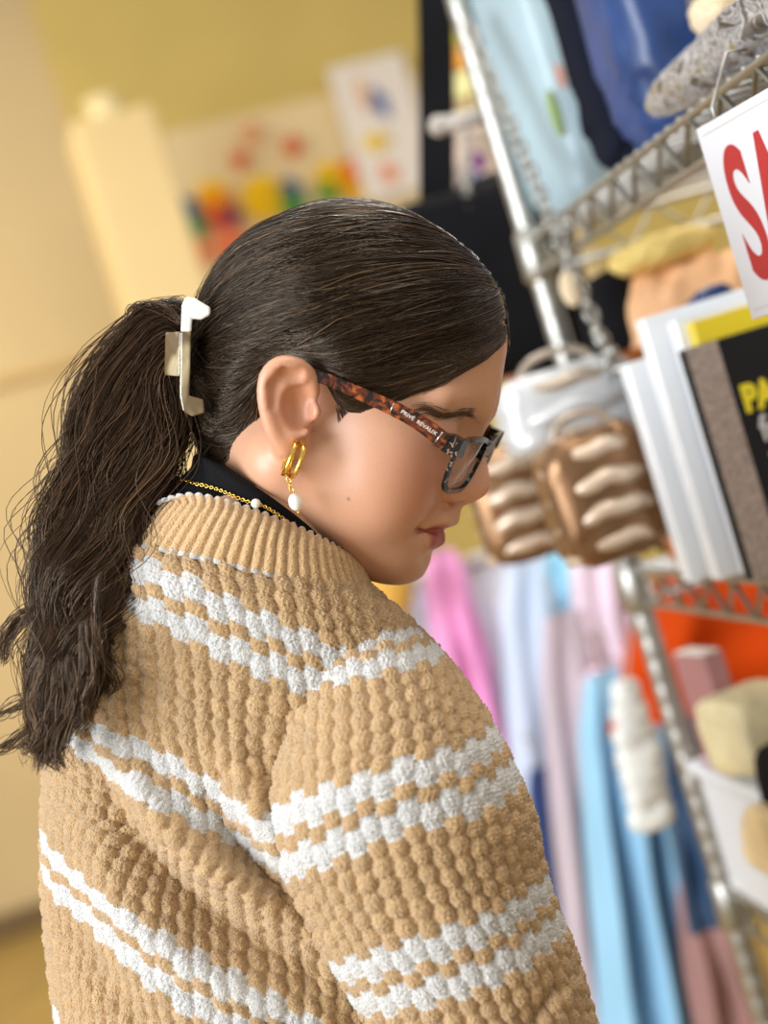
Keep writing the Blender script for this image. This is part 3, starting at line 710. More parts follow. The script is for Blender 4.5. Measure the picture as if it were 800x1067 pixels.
def sph(p, c, r): return np.sqrt(((p - np.asarray(c, p.dtype)) ** 2).sum(-1)) - r
def ell(p, c, r, R=None):
    q = p - np.asarray(c, p.dtype)
    if R is not None: q = q @ np.asarray(R, p.dtype).T
    r = np.asarray(r, p.dtype)
    k0 = np.sqrt(((q / r) ** 2).sum(-1)); k1 = np.sqrt(((q / r ** 2) ** 2).sum(-1)) + 1e-9
    return k0 * (k0 - 1.0) / k1
def cap(p, a, b, r1, r2=None):
    r2 = r1 if r2 is None else r2
    a = np.asarray(a, p.dtype); b = np.asarray(b, p.dtype)
    d = b - a; q = p - a
    t = np.clip((q @ d) / (d @ d), 0, 1)
    return np.sqrt(((q - t[..., None] * d) ** 2).sum(-1)) - (r1 + (r2 - r1) * t)
def smin(a, b, k):
    h = np.clip(0.5 + 0.5 * (b - a) / k, 0, 1)
    return b + (a - b) * h - k * h * (1 - h)
def smax(a, b, k): return -smin(-a, -b, k)
def chain(p, pts, rs, k=0.004):
    d = None
    for i in range(len(pts) - 1):
        c = cap(p, pts[i], pts[i + 1], rs[i], rs[i + 1])
        d = c if d is None else smin(d, c, k)
    return d

def surface_nets(fn, lo, hi, h):
    lo = np.asarray(lo, np.float32); n = np.ceil((np.asarray(hi) - lo) / h).astype(int) + 1
    ax = [lo[i] + h * np.arange(n[i], dtype=np.float32) for i in range(3)]
    vol = np.empty(n, np.float32)
    Y, Z = np.meshgrid(ax[1], ax[2], indexing='ij')
    step = max(1, int(600000 / (n[1] * n[2])))
    for i in range(0, n[0], step):
        xs = ax[0][i:i + step]
        P = np.empty((len(xs), n[1], n[2], 3), np.float32)
        P[..., 0] = xs[:, None, None]; P[..., 1] = Y; P[..., 2] = Z
        vol[i:i + step] = fn(P.reshape(-1, 3)).reshape(len(xs), n[1], n[2])
    s = vol < 0
    cs = [s[a:n[0] - 1 + a, b:n[1] - 1 + b, c:n[2] - 1 + c] for a in (0, 1) for b in (0, 1) for c in (0, 1)]
    tot = sum(c.astype(np.int8) for c in cs)
    I = np.argwhere((tot > 0) & (tot < 8))
    cid = np.full(n - 1, -1, np.int32); cid[tuple(I.T)] = np.arange(len(I))
    acc = np.zeros((len(I), 3)); cnt = np.zeros(len(I))
    corners = [(a, b, c) for a in (0, 1) for b in (0, 1) for c in (0, 1)]
    for A in corners:
        for axis in range(3):
            if A[axis]: continue
            B = list(A); B[axis] = 1
            va = vol[I[:, 0] + A[0], I[:, 1] + A[1], I[:, 2] + A[2]]; vb = vol[I[:, 0] + B[0], I[:, 1] + B[1], I[:, 2] + B[2]]
            m = (va < 0) != (vb < 0)
            t = np.where(m, va / np.where(m, va - vb, 1), 0)
            pt = np.tile(np.array(A, float), (len(I), 1)); pt[:, axis] += t
            acc[m] += pt[m]; cnt[m] += 1
    V = lo + h * (I + acc / cnt[:, None])
    faces = []
    for axis in range(3):
        o1, o2 = (axis + 1) % 3, (axis + 2) % 3
        sl0 = [slice(None)] * 3; sl1 = [slice(None)] * 3
        sl0[axis] = slice(0, n[axis] - 1); sl1[axis] = slice(1, n[axis])
        m = s[tuple(sl0)] != s[tuple(sl1)]
        E = np.argwhere(m)
        E = E[(E[:, o1] > 0) & (E[:, o2] > 0) & (E[:, o1] < n[o1] - 1) & (E[:, o2] < n[o2] - 1)]
        q = []
        for d1, d2 in ((-1, -1), (0, -1), (0, 0), (-1, 0)):
            C = E.copy(); C[:, o1] += d1; C[:, o2] += d2
            q.append(cid[tuple(C.T)])
        q = np.stack(q, 1)
        flip = ~s[tuple(E.T)]
        q[flip] = q[flip][:, ::-1]
        faces.append(q)
    return V, np.concatenate(faces)
def relax(V, F, it=2, lam=0.5):
    for _ in range(it):
        S = np.zeros_like(V); n = np.zeros(len(V))
        for k in range(4):
            a, b = F[:, k], F[:, (k + 1) % 4]
            np.add.at(S, a, V[b]); np.add.at(n, a, 1)
            np.add.at(S, b, V[a]); np.add.at(n, b, 1)
        V = V + lam * (S / np.maximum(n, 1)[:, None] - V)
    return V
def sstep(a, b, x):
    t = np.clip((x - a) / (b - a), 0, 1)
    return t * t * (3 - 2 * t)
# ---- head (right side shown to the camera is y < 0; the field is symmetric)
EY = -0.079
E = lambda px, py, dy=0.0: hp(px, py, EY + dy)
ear_rim = [E(327, 408, 0.004), E(322, 391, 0.0), E(309, 381, -0.006), E(293, 380, -0.010), E(280, 390, -0.012), E(276, 408, -0.012), E(279, 430, -0.010), E(286, 450, -0.007), E(296, 466, -0.002)]
anti = [E(314, 394, -0.003), E(298, 400, -0.005), E(290, 415, -0.006), E(292, 436, -0.005), E(303, 450, -0.003), E(316, 449, -0.001)]
MC = hp(431, 551, -0.0235)
MID = [hp(463, 552, 0.0)[0], 0, hp(463, 552, 0.0)[2]]
NECKA = hp(298, 480, 0.0); NECKB = hp(250, 580, 0.0)
NOSE_T = hp(500, 508, 0.0)
ear_rim = list(catmull(np.array(ear_rim), np.linspace(0, 1, 22)))
rim_r = list(np.interp(np.linspace(0, 1, 22), np.linspace(0, 1, 9), [0.0036, 0.004, 0.0044, 0.0046, 0.0044, 0.0042, 0.0042, 0.0046, 0.0056]))
anti = list(catmull(np.array(anti), np.linspace(0, 1, 12)))
def sdf_head(p):
    p = p.copy(); p[..., 1] = -np.abs(p[..., 1])
    d = ell(p, (-0.002, 0, 0.018), (0.086, 0.0715, 0.077))
    d = smin(d, ell(p, (0.032, 0, 0.016), (0.061, 0.063, 0.062)), 0.012)
    d = smin(d, ell(p, (0.028, 0, -0.048), (0.058, 0.062, 0.066)), 0.022)
    d = smin(d, sph(p, (0.050, -0.040, -0.040), 0.025), 0.02)                  # cheekbone
    d = smin(d, sph(p, (0.049, -0.036, -0.066), 0.030), 0.018)                 # cheek
    d = smin(d, cap(p, (-0.004, -0.054, -0.066), (0.062, -0.016, -0.1), 0.024, 0.02), 0.02)
    d = smin(d, ell(p, (0.072, 0, -0.1035), (0.0175, 0.021, 0.0165)), 0.012)         # chin
    d = smin(d, ell(p, (0.036, 0, -0.097), (0.045, 0.042, 0.026)), 0.014)       # under the chin
    d = smin(d, cap(p, NECKA, NECKB, 0.0525, 0.047), 0.022)
    d = smin(d, cap(p, (0.085, -0.008, -0.003), (0.071, -0.046, -0.001), 0.007, 0.007), 0.012)
    d = smax(d, -sph(p, (0.1, -0.032, -0.02), 0.019), 0.012)                   # eye socket
    d = smin(d, sph(p, (0.0705, -0.032, -0.0215), 0.0135), 0.004)              # eyeball under the lid
    d = smin(d, cap(p, (0.079, -0.018, -0.0265), (0.070, -0.044, -0.0265), 0.0022, 0.002), 0.003)  # lid edge
    d = smin(d, cap(p, (0.084, 0, -0.014), NOSE_T - np.array([0.0105, 0, 0]), 0.0065, 0.0105), 0.009)
    d = smin(d, sph(p, (NOSE_T[0] - 0.015, -0.0125, NOSE_T[2] - 0.0045), 0.0082), 0.005)   # wing
    d = smin(d, cap(p, (0.087, 0, -0.058), (0.087, 0, -0.068), 0.006, 0.006), 0.008)
    d = smax(d, -ell(p, (NOSE_T[0] - 0.0125, -0.0068, NOSE_T[2] - 0.0125), (0.0048, 0.0026, 0.0035)), 0.002)
    # nasolabial roll, lips
    ux = MID[0]; uz = MID[2]
    d = smin(d, chain(p, [(ux - 0.003, 0, uz + 0.0075), (ux - 0.0045, -0.010, uz + 0.007), MC + (0.002, 0.003, 0.002)], [0.0072, 0.0062, 0.0028]), 0.005)
    d = smin(d, chain(p, [(ux - 0.0055, 0, uz - 0.0068), (ux - 0.008, -0.011, uz - 0.0058), MC + (0.001, 0.003, -0.003)], [0.0078, 0.0068, 0.003]), 0.005)
    d = smax(d, -chain(p, [(ux + 0.004, 0, uz), (ux - 0.003, -0.013, uz - 0.0005), MC + (0.002, 0.0, 0)], [0.0016, 0.0014, 0.0012]), 0.0025)
    d = smax(d, -sph(p, MC + (0.004, -0.006, 0), 0.0035), 0.006)
    # ear
    c0 = E(300, 425, 0.0)
    Rn = frame_ear
    plate = ell(p, c0, (0.0145, 0.0036, 0.0265), Rn)
    e = smin(plate, chain(p, ear_rim, rim_r, 0.0015), 0.005)
    e = smin(e, sph(p, E(302, 462, 0.002), 0.0075), 0.006)
    e = smin(e, chain(p, anti, [0.0038] * 12, 0.0015), 0.003)
    e = smin(e, sph(p, E(325, 429, 0.002), 0.0052), 0.006)
    e = smax(e, -chain(p, [E(313, 388, -0.0085), E(296, 389, -0.012), E(285, 402, -0.014), E(284, 424, -0.0125)], [0.002, 0.0028, 0.0028, 0.002]), 0.002)
    e = smax(e, -ell(p, E(305, 394, -0.010), (0.006, 0.004, 0.004), Rn), 0.003)
    d = smin(d, e, 0.006)
    d = smax(d, -ell(p, E(312, 426, -0.0065), (0.0088, 0.0102, 0.0135), Rn), 0.0035)
    return d
# ear plate axes: long axis from lobe to top, thin axis roughly sideways and tilted back
_ez = nrm(E(292, 380, -0.01) - E(303, 470, 0.0)); _ex = nrm(E(328, 425, 0.004) - E(275, 415, -0.012)); _ey = nrm(np.cross(_ez, _ex)); _ex = np.cross(_ey, _ez)
frame_ear = np.array([_ex, _ey, _ez])

prof_px = [(529, 352), (523, 388), (520, 410), (513, 434), (502, 456), (504, 470), (508, 484), (511, 500), (509, 511), (504, 518), (494, 525), (482, 528),
           (479, 537), (478, 546), (471, 550), (462, 552), (464, 560), (463, 567), (455, 572), (447, 576), (446, 588), (441, 602), (432, 607)]
prof = np.array([hp(a, b, 0.0)[[0, 2]] for a, b in prof_px])
Vh, Fh = surface_nets(sdf_head, (-0.115, -0.100, -0.205), (0.125, 0.100, 0.112), 0.00125)
Vh = relax(Vh, Fh, 2, 0.45)
# midline correction towards the measured profile
zz = np.linspace(prof[:, 1].min(), prof[:, 1].max(), 90)
order = np.argsort(prof[:, 1]); xt = np.interp(zz, prof[order, 1], prof[order, 0])
midm = (np.abs(Vh[:, 1]) < 0.0028) & (Vh[:, 0] > 0.02)
xc = np.array([Vh[midm & (np.abs(Vh[:, 2] - z) < 0.0016), 0].max() for z in zz])
dl = np.clip(xt - xc, -0.014, 0.014); dl = np.convolve(np.pad(dl, 1, 'edge'), [0.25, 0.5, 0.25], 'valid')
dz = np.interp(Vh[:, 2], zz, dl) * sstep(zz[0] - 0.006, zz[0] + 0.003, Vh[:, 2]) * (1 - sstep(zz[-1] - 0.004, zz[-1] + 0.01, Vh[:, 2]))
wz = np.interp(Vh[:, 2], [-0.12, -0.1, -0.085, -0.065, -0.058, -0.03, -0.012, 0.004, 0.03], [0.028, 0.024, 0.017, 0.014, 0.012, 0.010, 0.013, 0.04, 0.05])
if DEBUG: print('DL', [(round(float(a),3), round(float(b)*1000,1)) for a,b in zip(zz[::6], dl[::6])])
Vh[:, 0] += dz * np.exp(-(Vh[:, 1] / wz) ** 2) * sstep(0.03, 0.065, Vh[:, 0])
# ---- skin colours (freckles, blush, lips) as the skin has them
def paint_head(V):
    yy = -np.abs(V[:, 1]); p = np.stack([V[:, 0], yy, V[:, 2]], 1)
    c = np.tile(np.array([0.62, 0.335, 0.21]), (len(V), 1))
    def mixc(w, col):
        nonlocal c
        w = np.clip(w, 0, 1)[:, None]; c = c * (1 - w) + np.array(col) * w
    g = lambda ctr, r: np.exp(-(((p - np.asarray(ctr)) / r) ** 2).sum(-1))
    mixc(0.6 * g(hp(448, 505, -0.042), 0.028), (0.62, 0.22, 0.15))
    mixc(0.35 * g(NOSE_T, 0.016), (0.64, 0.28, 0.19))
    mixc(0.5 * g(E(300, 420, -0.005), 0.034) * (p[:, 1] < -0.070), (0.68, 0.29, 0.18))
    ux, uz = MID[0], MID[2]
    up = chain(p, [(ux - 0.002, 0, uz + 0.0045), (ux - 0.003, -0.010, uz + 0.0045), MC + (0.003, 0.002, 0.001)], [0.0058, 0.0048, 0.0012])
    lo = chain(p, [(ux - 0.002, 0, uz - 0.0065), (ux - 0.006, -0.011, uz - 0.0055), MC + (0.002, 0.003, -0.0015)], [0.0072, 0.006, 0.0012])
    lip = np.minimum(up, lo)
    mixc(0.95 * (1 - sstep(-0.0005, 0.0016, lip)), (0.40, 0.085, 0.08))
    qv = H2Q(V); mpx = CX + FPX * qv[:, 0] / (1 - qv[:, 2]); mpy = CY - FPX * qv[:, 1] / (1 - qv[:, 2])
    mixc(0.9 * np.exp(-(np.hypot(mpx - 363, mpy - 520) / 1.5) ** 2) * (V[:, 1] < -0.03), (0.14, 0.06, 0.04))
    mixc(0.35 * g(hp(462, 452, -0.035), 0.010), (0.5, 0.27, 0.2))
    return c
SKIN = mat_attr('skin', 0.42, bump=0.10, bscale=1400, bdist=0.0006, lo=0.95, Subsurface_Weight=0.12, Subsurface_Scale=0.006, Subsurface_Radius=(1.0, 0.35, 0.2), Coat_Weight=0.03)
head_cols = paint_head(Vh)
head_world = H2W(Vh)

# ---- hair
def mat_hair(name, root, tip, rough=0.3):
    m = bpy.data.materials.new(name); m.use_nodes = True
    nt = m.node_tree; b = nt.nodes['Principled BSDF']
    a = nt.nodes.new('ShaderNodeAttribute'); a.attribute_name = 'col'
    nt.links.new(a.outputs['Color'], b.inputs['Base Color'])
    b.inputs['Roughness'].default_value = rough
    b.inputs['IOR'].default_value = 1.55
    b.inputs['Specular IOR Level'].default_value = 0.5
    b.inputs['Specular Tint'].default_value = (1.0, 0.82, 0.64, 1)
    return m
HAIR = mat_hair('dark_brown_hair', None, None)
def strands_mesh(paths, rad, cols):
    """paths (N,M,3), rad (N,M), cols (N,3) -> three-sided tubes"""
    N, M, _ = paths.shape
    T = np.gradient(paths, axis=1); T /= np.linalg.norm(T, axis=2, keepdims=True) + 1e-12
    ref = rng.normal(size=(N, 1, 3)); A = np.cross(T, ref); A /= np.linalg.norm(A, axis=2, keepdims=True) + 1e-12
    B = np.cross(T, A)
    V = []
    for k in range(3):
        an = 2 * math.pi * k / 3
        V.append(paths + (A * math.cos(an) + B * math.sin(an)) * rad[..., None])
    V = np.stack(V, 2).reshape(-1, 3)
    i, j, k = np.meshgrid(np.arange(N), np.arange(M - 1), np.arange(3), indexing='ij')
    k2 = (k + 1) % 3
    id_ = lambda a, b, c: (a * M + b) * 3 + c
    F = np.stack([id_(i, j, k), id_(i, j, k2), id_(i, j + 1, k2), id_(i, j + 1, k)], -1).reshape(-1, 4)
    return V, F, np.repeat(cols, M * 3, axis=0)

HC = np.array([-0.004, 0, 0.024])
hair_px = [(212, 482), (207, 440), (204, 390), (206, 345), (213, 308), (227, 276), (252, 244), (290, 221), (338, 207), (390, 206), (438, 215), (475, 236), (505, 270), (524, 306), (533, 342), (531, 352), (520, 385)]
_hl = np.array([hp(a, b, 0.0)[[0, 2]] for a, b in hair_px]) - HC[[0, 2]]
_th = np.unwrap(np.arctan2(_hl[:, 1], _hl[:, 0])); _rr = np.hypot(_hl[:, 0], _hl[:, 1])
o_ = np.argsort(_th); _th, _rr = _th[o_], _rr[o_]
_td = np.degrees(_th) % 360
_rr = _rr * (1 - 0.075 * sstep(28, 62, _td) * (1 - 0.7 * sstep(160, 205, _td)))
th_lo, th_hi = _th[0], _th[-1]
def r_mid(th):
    th = (np.asarray(th) - th_lo) % (2 * math.pi) + th_lo
    ext_t = np.concatenate([_th, [th_lo + 2 * math.pi]]); ext_r = np.concatenate([_rr, [_rr[0]]])
    return np.interp(th, ext_t, ext_r)
RY = 0.080
def dir2p(u, lift=0.0):         # unit directions -> hair surface (head coords)
    th = np.arctan2(u[..., 2], u[..., 0]); cp = np.hypot(u[..., 0], u[..., 2]); sp = u[..., 1]
    r = r_mid(th)
    p = np.stack([cp * r * np.cos(th), RY * sp, cp * r * np.sin(th)], -1)
    return HC + p * (1 + np.asarray(lift)[..., None])
# hairline, near side: pixel, lateral offset
line = [((535, 340), 0.0), ((526, 353), -0.014), ((512, 361), -0.03), ((492, 373), -0.045), ((464, 388), -0.055), ((436, 402), -0.062), ((410, 415), -0.066), ((390, 428), -0.069), ((374, 433), -0.070), ((360, 432), -0.071),
        ((346, 424), -0.073), ((334, 402), -0.074), ((322, 384), -0.074), ((300, 376), -0.074), ((280, 384), -0.074), ((268, 404), -0.072), ((270, 430), -0.07), ((262, 452), -0.065), ((245, 470), -0.055), ((226, 481), -0.04), ((208, 487), -0.02)]
HLN = np.array([hp(a[0], a[1], y)[[0, 2]] for a, y in line])
POLY = np.concatenate([HLN, [[-0.2, -0.15], [-0.2, 0.2], [0.2, 0.2], [HLN[0, 0] + 0.05, HLN[0, 1] + 0.02]]])
def poly_sd(q):                 # signed distance, positive inside the hair region
    d = np.full(len(q), 1e9); ins = np.zeros(len(q), bool); n = len(POLY)
    for i in range(n):
        a, b = POLY[i], POLY[(i + 1) % n]
        e = b - a; w = q - a
        t = np.clip((w @ e) / (e @ e), 0, 1)
        d = np.minimum(d, np.linalg.norm(w - t[:, None] * e, axis=1))
        c = (a[1] > q[:, 1]) != (b[1] > q[:, 1])
        with np.errstate(divide='ignore', invalid='ignore'):
            xx = a[0] + (q[:, 1] - a[1]) * (b[0] - a[0]) / (b[1] - a[1])
        ins ^= c & (q[:, 0] < xx)
    return np.where(ins, d, -d)
def settle(P, extra):           # near the hairline the hair lies down on the skin
    sh = P.shape; p = P.reshape(-1, 3).copy(); ex = np.broadcast_to(extra, sh[:-1]).reshape(-1)
    w = sstep(-0.002, 0.02, poly_sd(p[:, [0, 2]]))
    q = p.copy(); rad = p - HC; rad /= np.linalg.norm(rad, axis=1, keepdims=True)
    for _ in range(5):
        q -= rad * ((sdf_nk(q) - 0.0008 - ex * 0.5) * 0.9)[:, None]
    d = sdf_nk(p)
    need = np.maximum(0, 0.001 - d)
    return (w[:, None] * (p + rad * need[:, None]) + (1 - w[:, None]) * q).reshape(sh)
def sdf_nk(p):                  # head without ears, for laying hair down
    p = p.copy(); p[..., 1] = -np.abs(p[..., 1])
    d = ell(p, (-0.002, 0, 0.018), (0.086, 0.0715, 0.077))
    d = smin(d, ell(p, (0.032, 0, 0.016), (0.061, 0.063, 0.062)), 0.012)
    d = smin(d, ell(p, (0.028, 0, -0.048), (0.058, 0.062, 0.066)), 0.022)
    d = smin(d, cap(p, NECKA, NECKB, 0.0525, 0.047), 0.022)
    d = smin(d, cap(p, (0.085, -0.008, -0.003), (0.071, -0.046, -0.001), 0.007, 0.007), 0.012)
    return d
CLIP = hp(201, 380, 0.0)
def p2dir(p):
    q = (p - HC); th = np.arctan2(q[..., 2], q[..., 0]); r = r_mid(th)
    u = np.stack([np.hypot(q[..., 0], q[..., 2]) / r * np.cos(th), q[..., 1] / RY, np.hypot(q[..., 0], q[..., 2]) / r * np.sin(th)], -1)
    return u / np.linalg.norm(u, axis=-1, keepdims=True)
# scalp of hair
nt_, np_ = 300, 180
th = np.linspace(0, 2 * math.pi, nt_, endpoint=False); ph = np.linspace(-math.pi / 2 + 0.01, math.pi / 2 - 0.01, np_)
TH, PH = np.meshgrid(th, ph, indexing='ij')
Ud = np.stack([np.cos(PH) * np.cos(TH), np.sin(PH), np.cos(PH) * np.sin(TH)], -1)
Pc = settle(dir2p(Ud, np.full(TH.shape, -0.016)), 0.0)
ins = (poly_sd(Pc[..., [0, 2]].reshape(-1, 2)) > 0.006).reshape(TH.shape)
ii, jj = np.meshgrid(np.arange(nt_), np.arange(np_ - 1), indexing='ij')
i2 = (ii + 1) % nt_
Fc = np.stack([ii * np_ + jj, i2 * np_ + jj, i2 * np_ + jj + 1, ii * np_ + jj + 1], -1).reshape(-1, 4)
Fc = Fc[ins.reshape(-1)[Fc].all(1)]
# strands over it
N1 = 11000
u = rng.normal(size=(N1 * 4, 3)); u /= np.linalg.norm(u, axis=1, keepdims=True)
pp = settle(dir2p(u), 0.0)
sd = poly_sd(pp[:, [0, 2]])
u = u[(sd > 0.0)][:N1]
# extra roots right along the hairline
seg = rng.integers(0, len(HLN) - 1, 5200); tt = rng.random(5200)[:, None]
hq = HLN[seg] * (1 - tt) + HLN[seg + 1] * tt
yl = np.array([y for _, y in line]); hy = yl[seg] * (1 - tt[:, 0]) + yl[seg + 1] * tt[:, 0]
hpnt = np.stack([hq[:, 0], hy, hq[:, 1]], 1) + rng.normal(scale=0.0018, size=(5200, 3))
mir = rng.random(5200) < 0.25; hpnt[mir, 1] *= -1
u = np.concatenate([u, p2dir(hpnt)])
edge = np.concatenate([np.zeros(len(u) - 5200, bool), np.ones(5200, bool)])
N = len(u); M = 26
side = np.where(u[:, 1] < 0.0, -1.0, 1.0)
endj = np.stack([CLIP[0] + rng.normal(scale=0.004, size=N), side * np.abs(rng.normal(scale=0.014, size=N)), CLIP[2] + rng.normal(scale=0.012, size=N)], 1)
v = p2dir(endj)
# go round by way of a point on the side so that strands from the front sweep low over the temple
via = 0.5 * (u + v); via[:, 1] += side * 0.55 * np.clip(1 - np.abs(u[:, 1]), 0, 1) * np.clip(u[:, 0], 0, 1)
sdu = poly_sd(dir2p(u)[:, [0, 2]])
via[:, 2] += 0.16 * sstep(0.02, 0.06, sdu) - 0.06 * (1 - sstep(0.0, 0.03, sdu)) * sstep(0.2, 0.6, u[:, 0])
via /= np.linalg.norm(via, axis=1, keepdims=True) + 1e-9
t = np.linspace(0, 1, M)[None, :, None]
W = (1 - t) ** 2 * u[:, None] + 2 * t * (1 - t) * via[:, None] * 1.15 + t ** 2 * v[:, None]
# neighbouring strands wave together, each also wanders a little on its own
gf = np.stack([np.sin(u @ nrm(rng.normal(size=3)) * 17 + k) for k in range(3)], 1)[:, None, :]
wob = gf * 0.022 * np.sin(t * math.pi * 2.3 + gf[..., :1] * 3) + rng.normal(size=(N, 1, 3)) * 0.022 * np.sin(t * math.pi * (1 + rng.random((N, 1, 1)) * 2.2) + rng.random((N, 1, 1)) * 6)
W = W + wob * np.sin(t * math.pi); W /= np.linalg.norm(W, axis=2, keepdims=True)
lift0 = rng.random((N, 1)) ** 1.6
lift = -0.014 + 0.028 * lift0 * np.minimum(1, np.linspace(0.25, 3.0, M))[None] + 0.016 * gf[..., 1] * np.sin(t[..., 0] * 5 + gf[..., 0] * 2) * np.minimum(1, np.linspace(0, 3.0, M))[None] + 0.006 * np.sin(t[..., 0] * 9 + rng.random((N, 1)) * 6) * rng.random((N, 1))
fly = rng.random(N) < 0.05
lift = lift + fly[:, None] * (0.05 * rng.random((N, 1)) * np.sin(np.linspace(0, math.pi, M))[None])
# hair that would cross the ear passes above it
S0 = dir2p(W, lift)
ec = hp(300, 425, -0.079)
dq = S0[..., [0, 2]] - ec[[0, 2]]
lon = dq @ np.array([_ex[0], _ex[2]]); lat = dq @ np.array([_ez[0], _ez[2]])
ea, eb = 0.0215, 0.0305
top = eb * np.sqrt(np.clip(1 - (lon / ea) ** 2, 0, 1)) + 0.0006 * rng.random((N, 1))
fromfront = (u[:, 0] > 0.12)[:, None] & (S0[..., 1] < -0.02)
push = np.where(fromfront & (np.abs(lon) < ea) & (lat < top) & (lat > -0.05), top - lat, 0)
for _ in range(6):
    push[:, 1:-1] = np.maximum(push[:, 1:-1] * 0.999, 0.25 * push[:, :-2] + 0.5 * push[:, 1:-1] + 0.25 * push[:, 2:])
push *= np.minimum(1, np.linspace(0, 4.0, M))[None]
S0[..., 0] += push * _ez[0]; S0[..., 2] += push * _ez[2]
S0 = dir2p(p2dir(S0), lift)
# keep every strand behind the hairline
for _ in range(3):
    q2_ = S0[..., [0, 2]].reshape(-1, 2); s_ = poly_sd(q2_); bad = s_ < 0.0004
    qb = q2_[bad]; g_ = np.stack([poly_sd(qb + np.array([1e-4, 0])) - s_[bad], poly_sd(qb + np.array([0, 1e-4])) - s_[bad]], 1) / 1e-4
    q2_[bad] = qb + g_ * (0.0006 - s_[bad])[:, None]
    S0[..., [0, 2]] = q2_.reshape(S0.shape[0], S0.shape[1], 2)
S = settle(S0, lift0 * 0.002)
dq = S[..., [0, 2]] - ec[[0, 2]]
el = np.sqrt(((dq @ np.array([_ex[0], _ex[2]])) / 0.0165) ** 2 + ((dq @ np.array([_ez[0], _ez[2]])) / 0.028) ** 2)
drop = ((el < 0.9) & (S[..., 1] < -0.05)).any(1)
last = np.where(fly, 1.0, 1.0)
rad = (0.00020 + 0.00034 * rng.random((N, 1)) ** 2) * (0.55 + 0.45 * np.sin(np.linspace(0.25, math.pi - 0.25, M)))[None]
rad[fly] *= 0.5
base = np.array([0.023, 0.0125, 0.007])
cs = base * (0.30 + 1.1 * rng.random((N, 1)) ** 1.7 + 0.22 * gf[:, 0, 2:3])
lightb = rng.random(N) < 0.11 + 0.05 * gf[:, 0, 0]
cs[lightb] = np.array([0.10, 0.058, 0.030]) * (0.6 + 0.6 * rng.random((lightb.sum(), 1)))
keep = ~drop
Vs, Fs, Cs = strands_mesh(S[keep], rad[keep], cs[keep])
hair_V = np.concatenate([Pc.reshape(-1, 3), Vs]); hair_F = np.concatenate([Fc, Fs + nt_ * np_])
hair_C = np.concatenate([np.tile(base * 0.5, (nt_ * np_, 1)), Cs])

# ---- ponytail
pc = np.array([(206, 372, .030), (178, 348, .036), (152, 386, .040), (134, 448, .046), (118, 512, .06), (102, 575, .075), (84, 635, .085), (72, 690, .09), (55, 740, .09), (44, 795, .088)])
pw = np.array([26, 36, 46, 54, 56, 52, 44, 36, 24, 5]) / FPX
cen = np.array([PQ(a, b, z - 0.03) for a, b, z in pc])
NP, MP = 6500, 40
tp = np.linspace(0, 1, MP)
CP = catmull(cen, tp); WP = catmull(pw, tp)[:, 0]
TP = np.gradient(CP, axis=0); TP /= np.linalg.norm(TP, axis=1, keepdims=True)
ZP = np.array([0, 0, 1.0]); AP = np.cross(TP, ZP); AP /= np.linalg.norm(AP, axis=1, keepdims=True)
NCL = 46
clr = np.sqrt(rng.random(NCL)); cla = rng.random(NCL) * 2 * math.pi
clu = np.stack([clr * np.cos(cla), clr * np.sin(cla)], 1) * 0.86
ci = rng.integers(0, NCL, NP)
off = clu[ci][:, None, :] + rng.normal(size=(NP, 1, 2)) * 0.16
phs = rng.random(NCL) * 6.28; frq = 2.6 + rng.random(NCL) * 2.0
amp = (0.05 + 0.34 * tp ** 0.9)[None]
ph_ = phs[ci][:, None] + frq[ci][:, None] * 2 * math.pi * tp[None] + rng.normal(size=(NP, 1)) * 0.35
off = off + np.stack([np.sin(ph_), np.cos(ph_) * 0.8], -1) * amp[..., None]
loose = rng.random(NP) < 0.06
off[loose] *= (1 + 0.75 * rng.random((loose.sum(), 1, 1)) * np.sin(np.linspace(0.3, 2.9, MP))[None, :, None])
PW = CP[None] + AP[None] * (off[..., 0:1] * WP[None, :, None]) + ZP * (off[..., 1:2] * (0.6 * WP)[None, :, None])
ends = 1 - 0.45 * rng.random(NP) ** 1.6            # strands end at different lengths
idx = np.clip(tp[None] * ends[:, None] * (MP - 1), 0, MP - 1.001); i0 = idx.astype(int); f = (idx - i0)[..., None]
ar = np.arange(NP)[:, None]
PW = PW[ar, i0] * (1 - f) + PW[ar, i0 + 1] * f
# a few locks that swing free of the tail
def lock(px, z, w, n):
    c = catmull(np.array([PQ(a, b, z) for a, b in px]), tp)
    o = rng.normal(size=(n, 1, 3)) * w * (0.3 + np.sin(np.linspace(0.4, 2.6, MP)))[None, :, None]
    return c[None] + o + rng.normal(size=(n, 1, 3)) * 0.0012 * np.sin(tp * 14 + 1)[None, :, None]
LK = [lock([(84, 590), (62, 628), (30, 640), (8, 662), (2, 690)], 0.05, 0.0022, 70),
      lock([(60, 690), (40, 720), (18, 735), (-8, 748)], 0.0, 0.0016, 30),
      lock([(52, 735), (34, 758), (10, 776), (-10, 782)], 0.0, 0.0018, 34),
      lock([(128, 420), (88, 470), (52, 500), (46, 560), (60, 610)], 0.0, 0.0022, 10),
      lock([(112, 440), (70, 500), (34, 590), (24, 640)], 0.0, 0.003, 12),
      lock([(104, 600), (98, 660), (110, 690), (122, 712), (114, 722)], 0.075, 0.0016, 26),
      lock([(70, 690), (96, 690), (108, 650)], 0.075, 0.002, 40),
      lock([(196, 340), (165, 318), (140, 320), (128, 345)], 0.02, 0.0012, 26)]
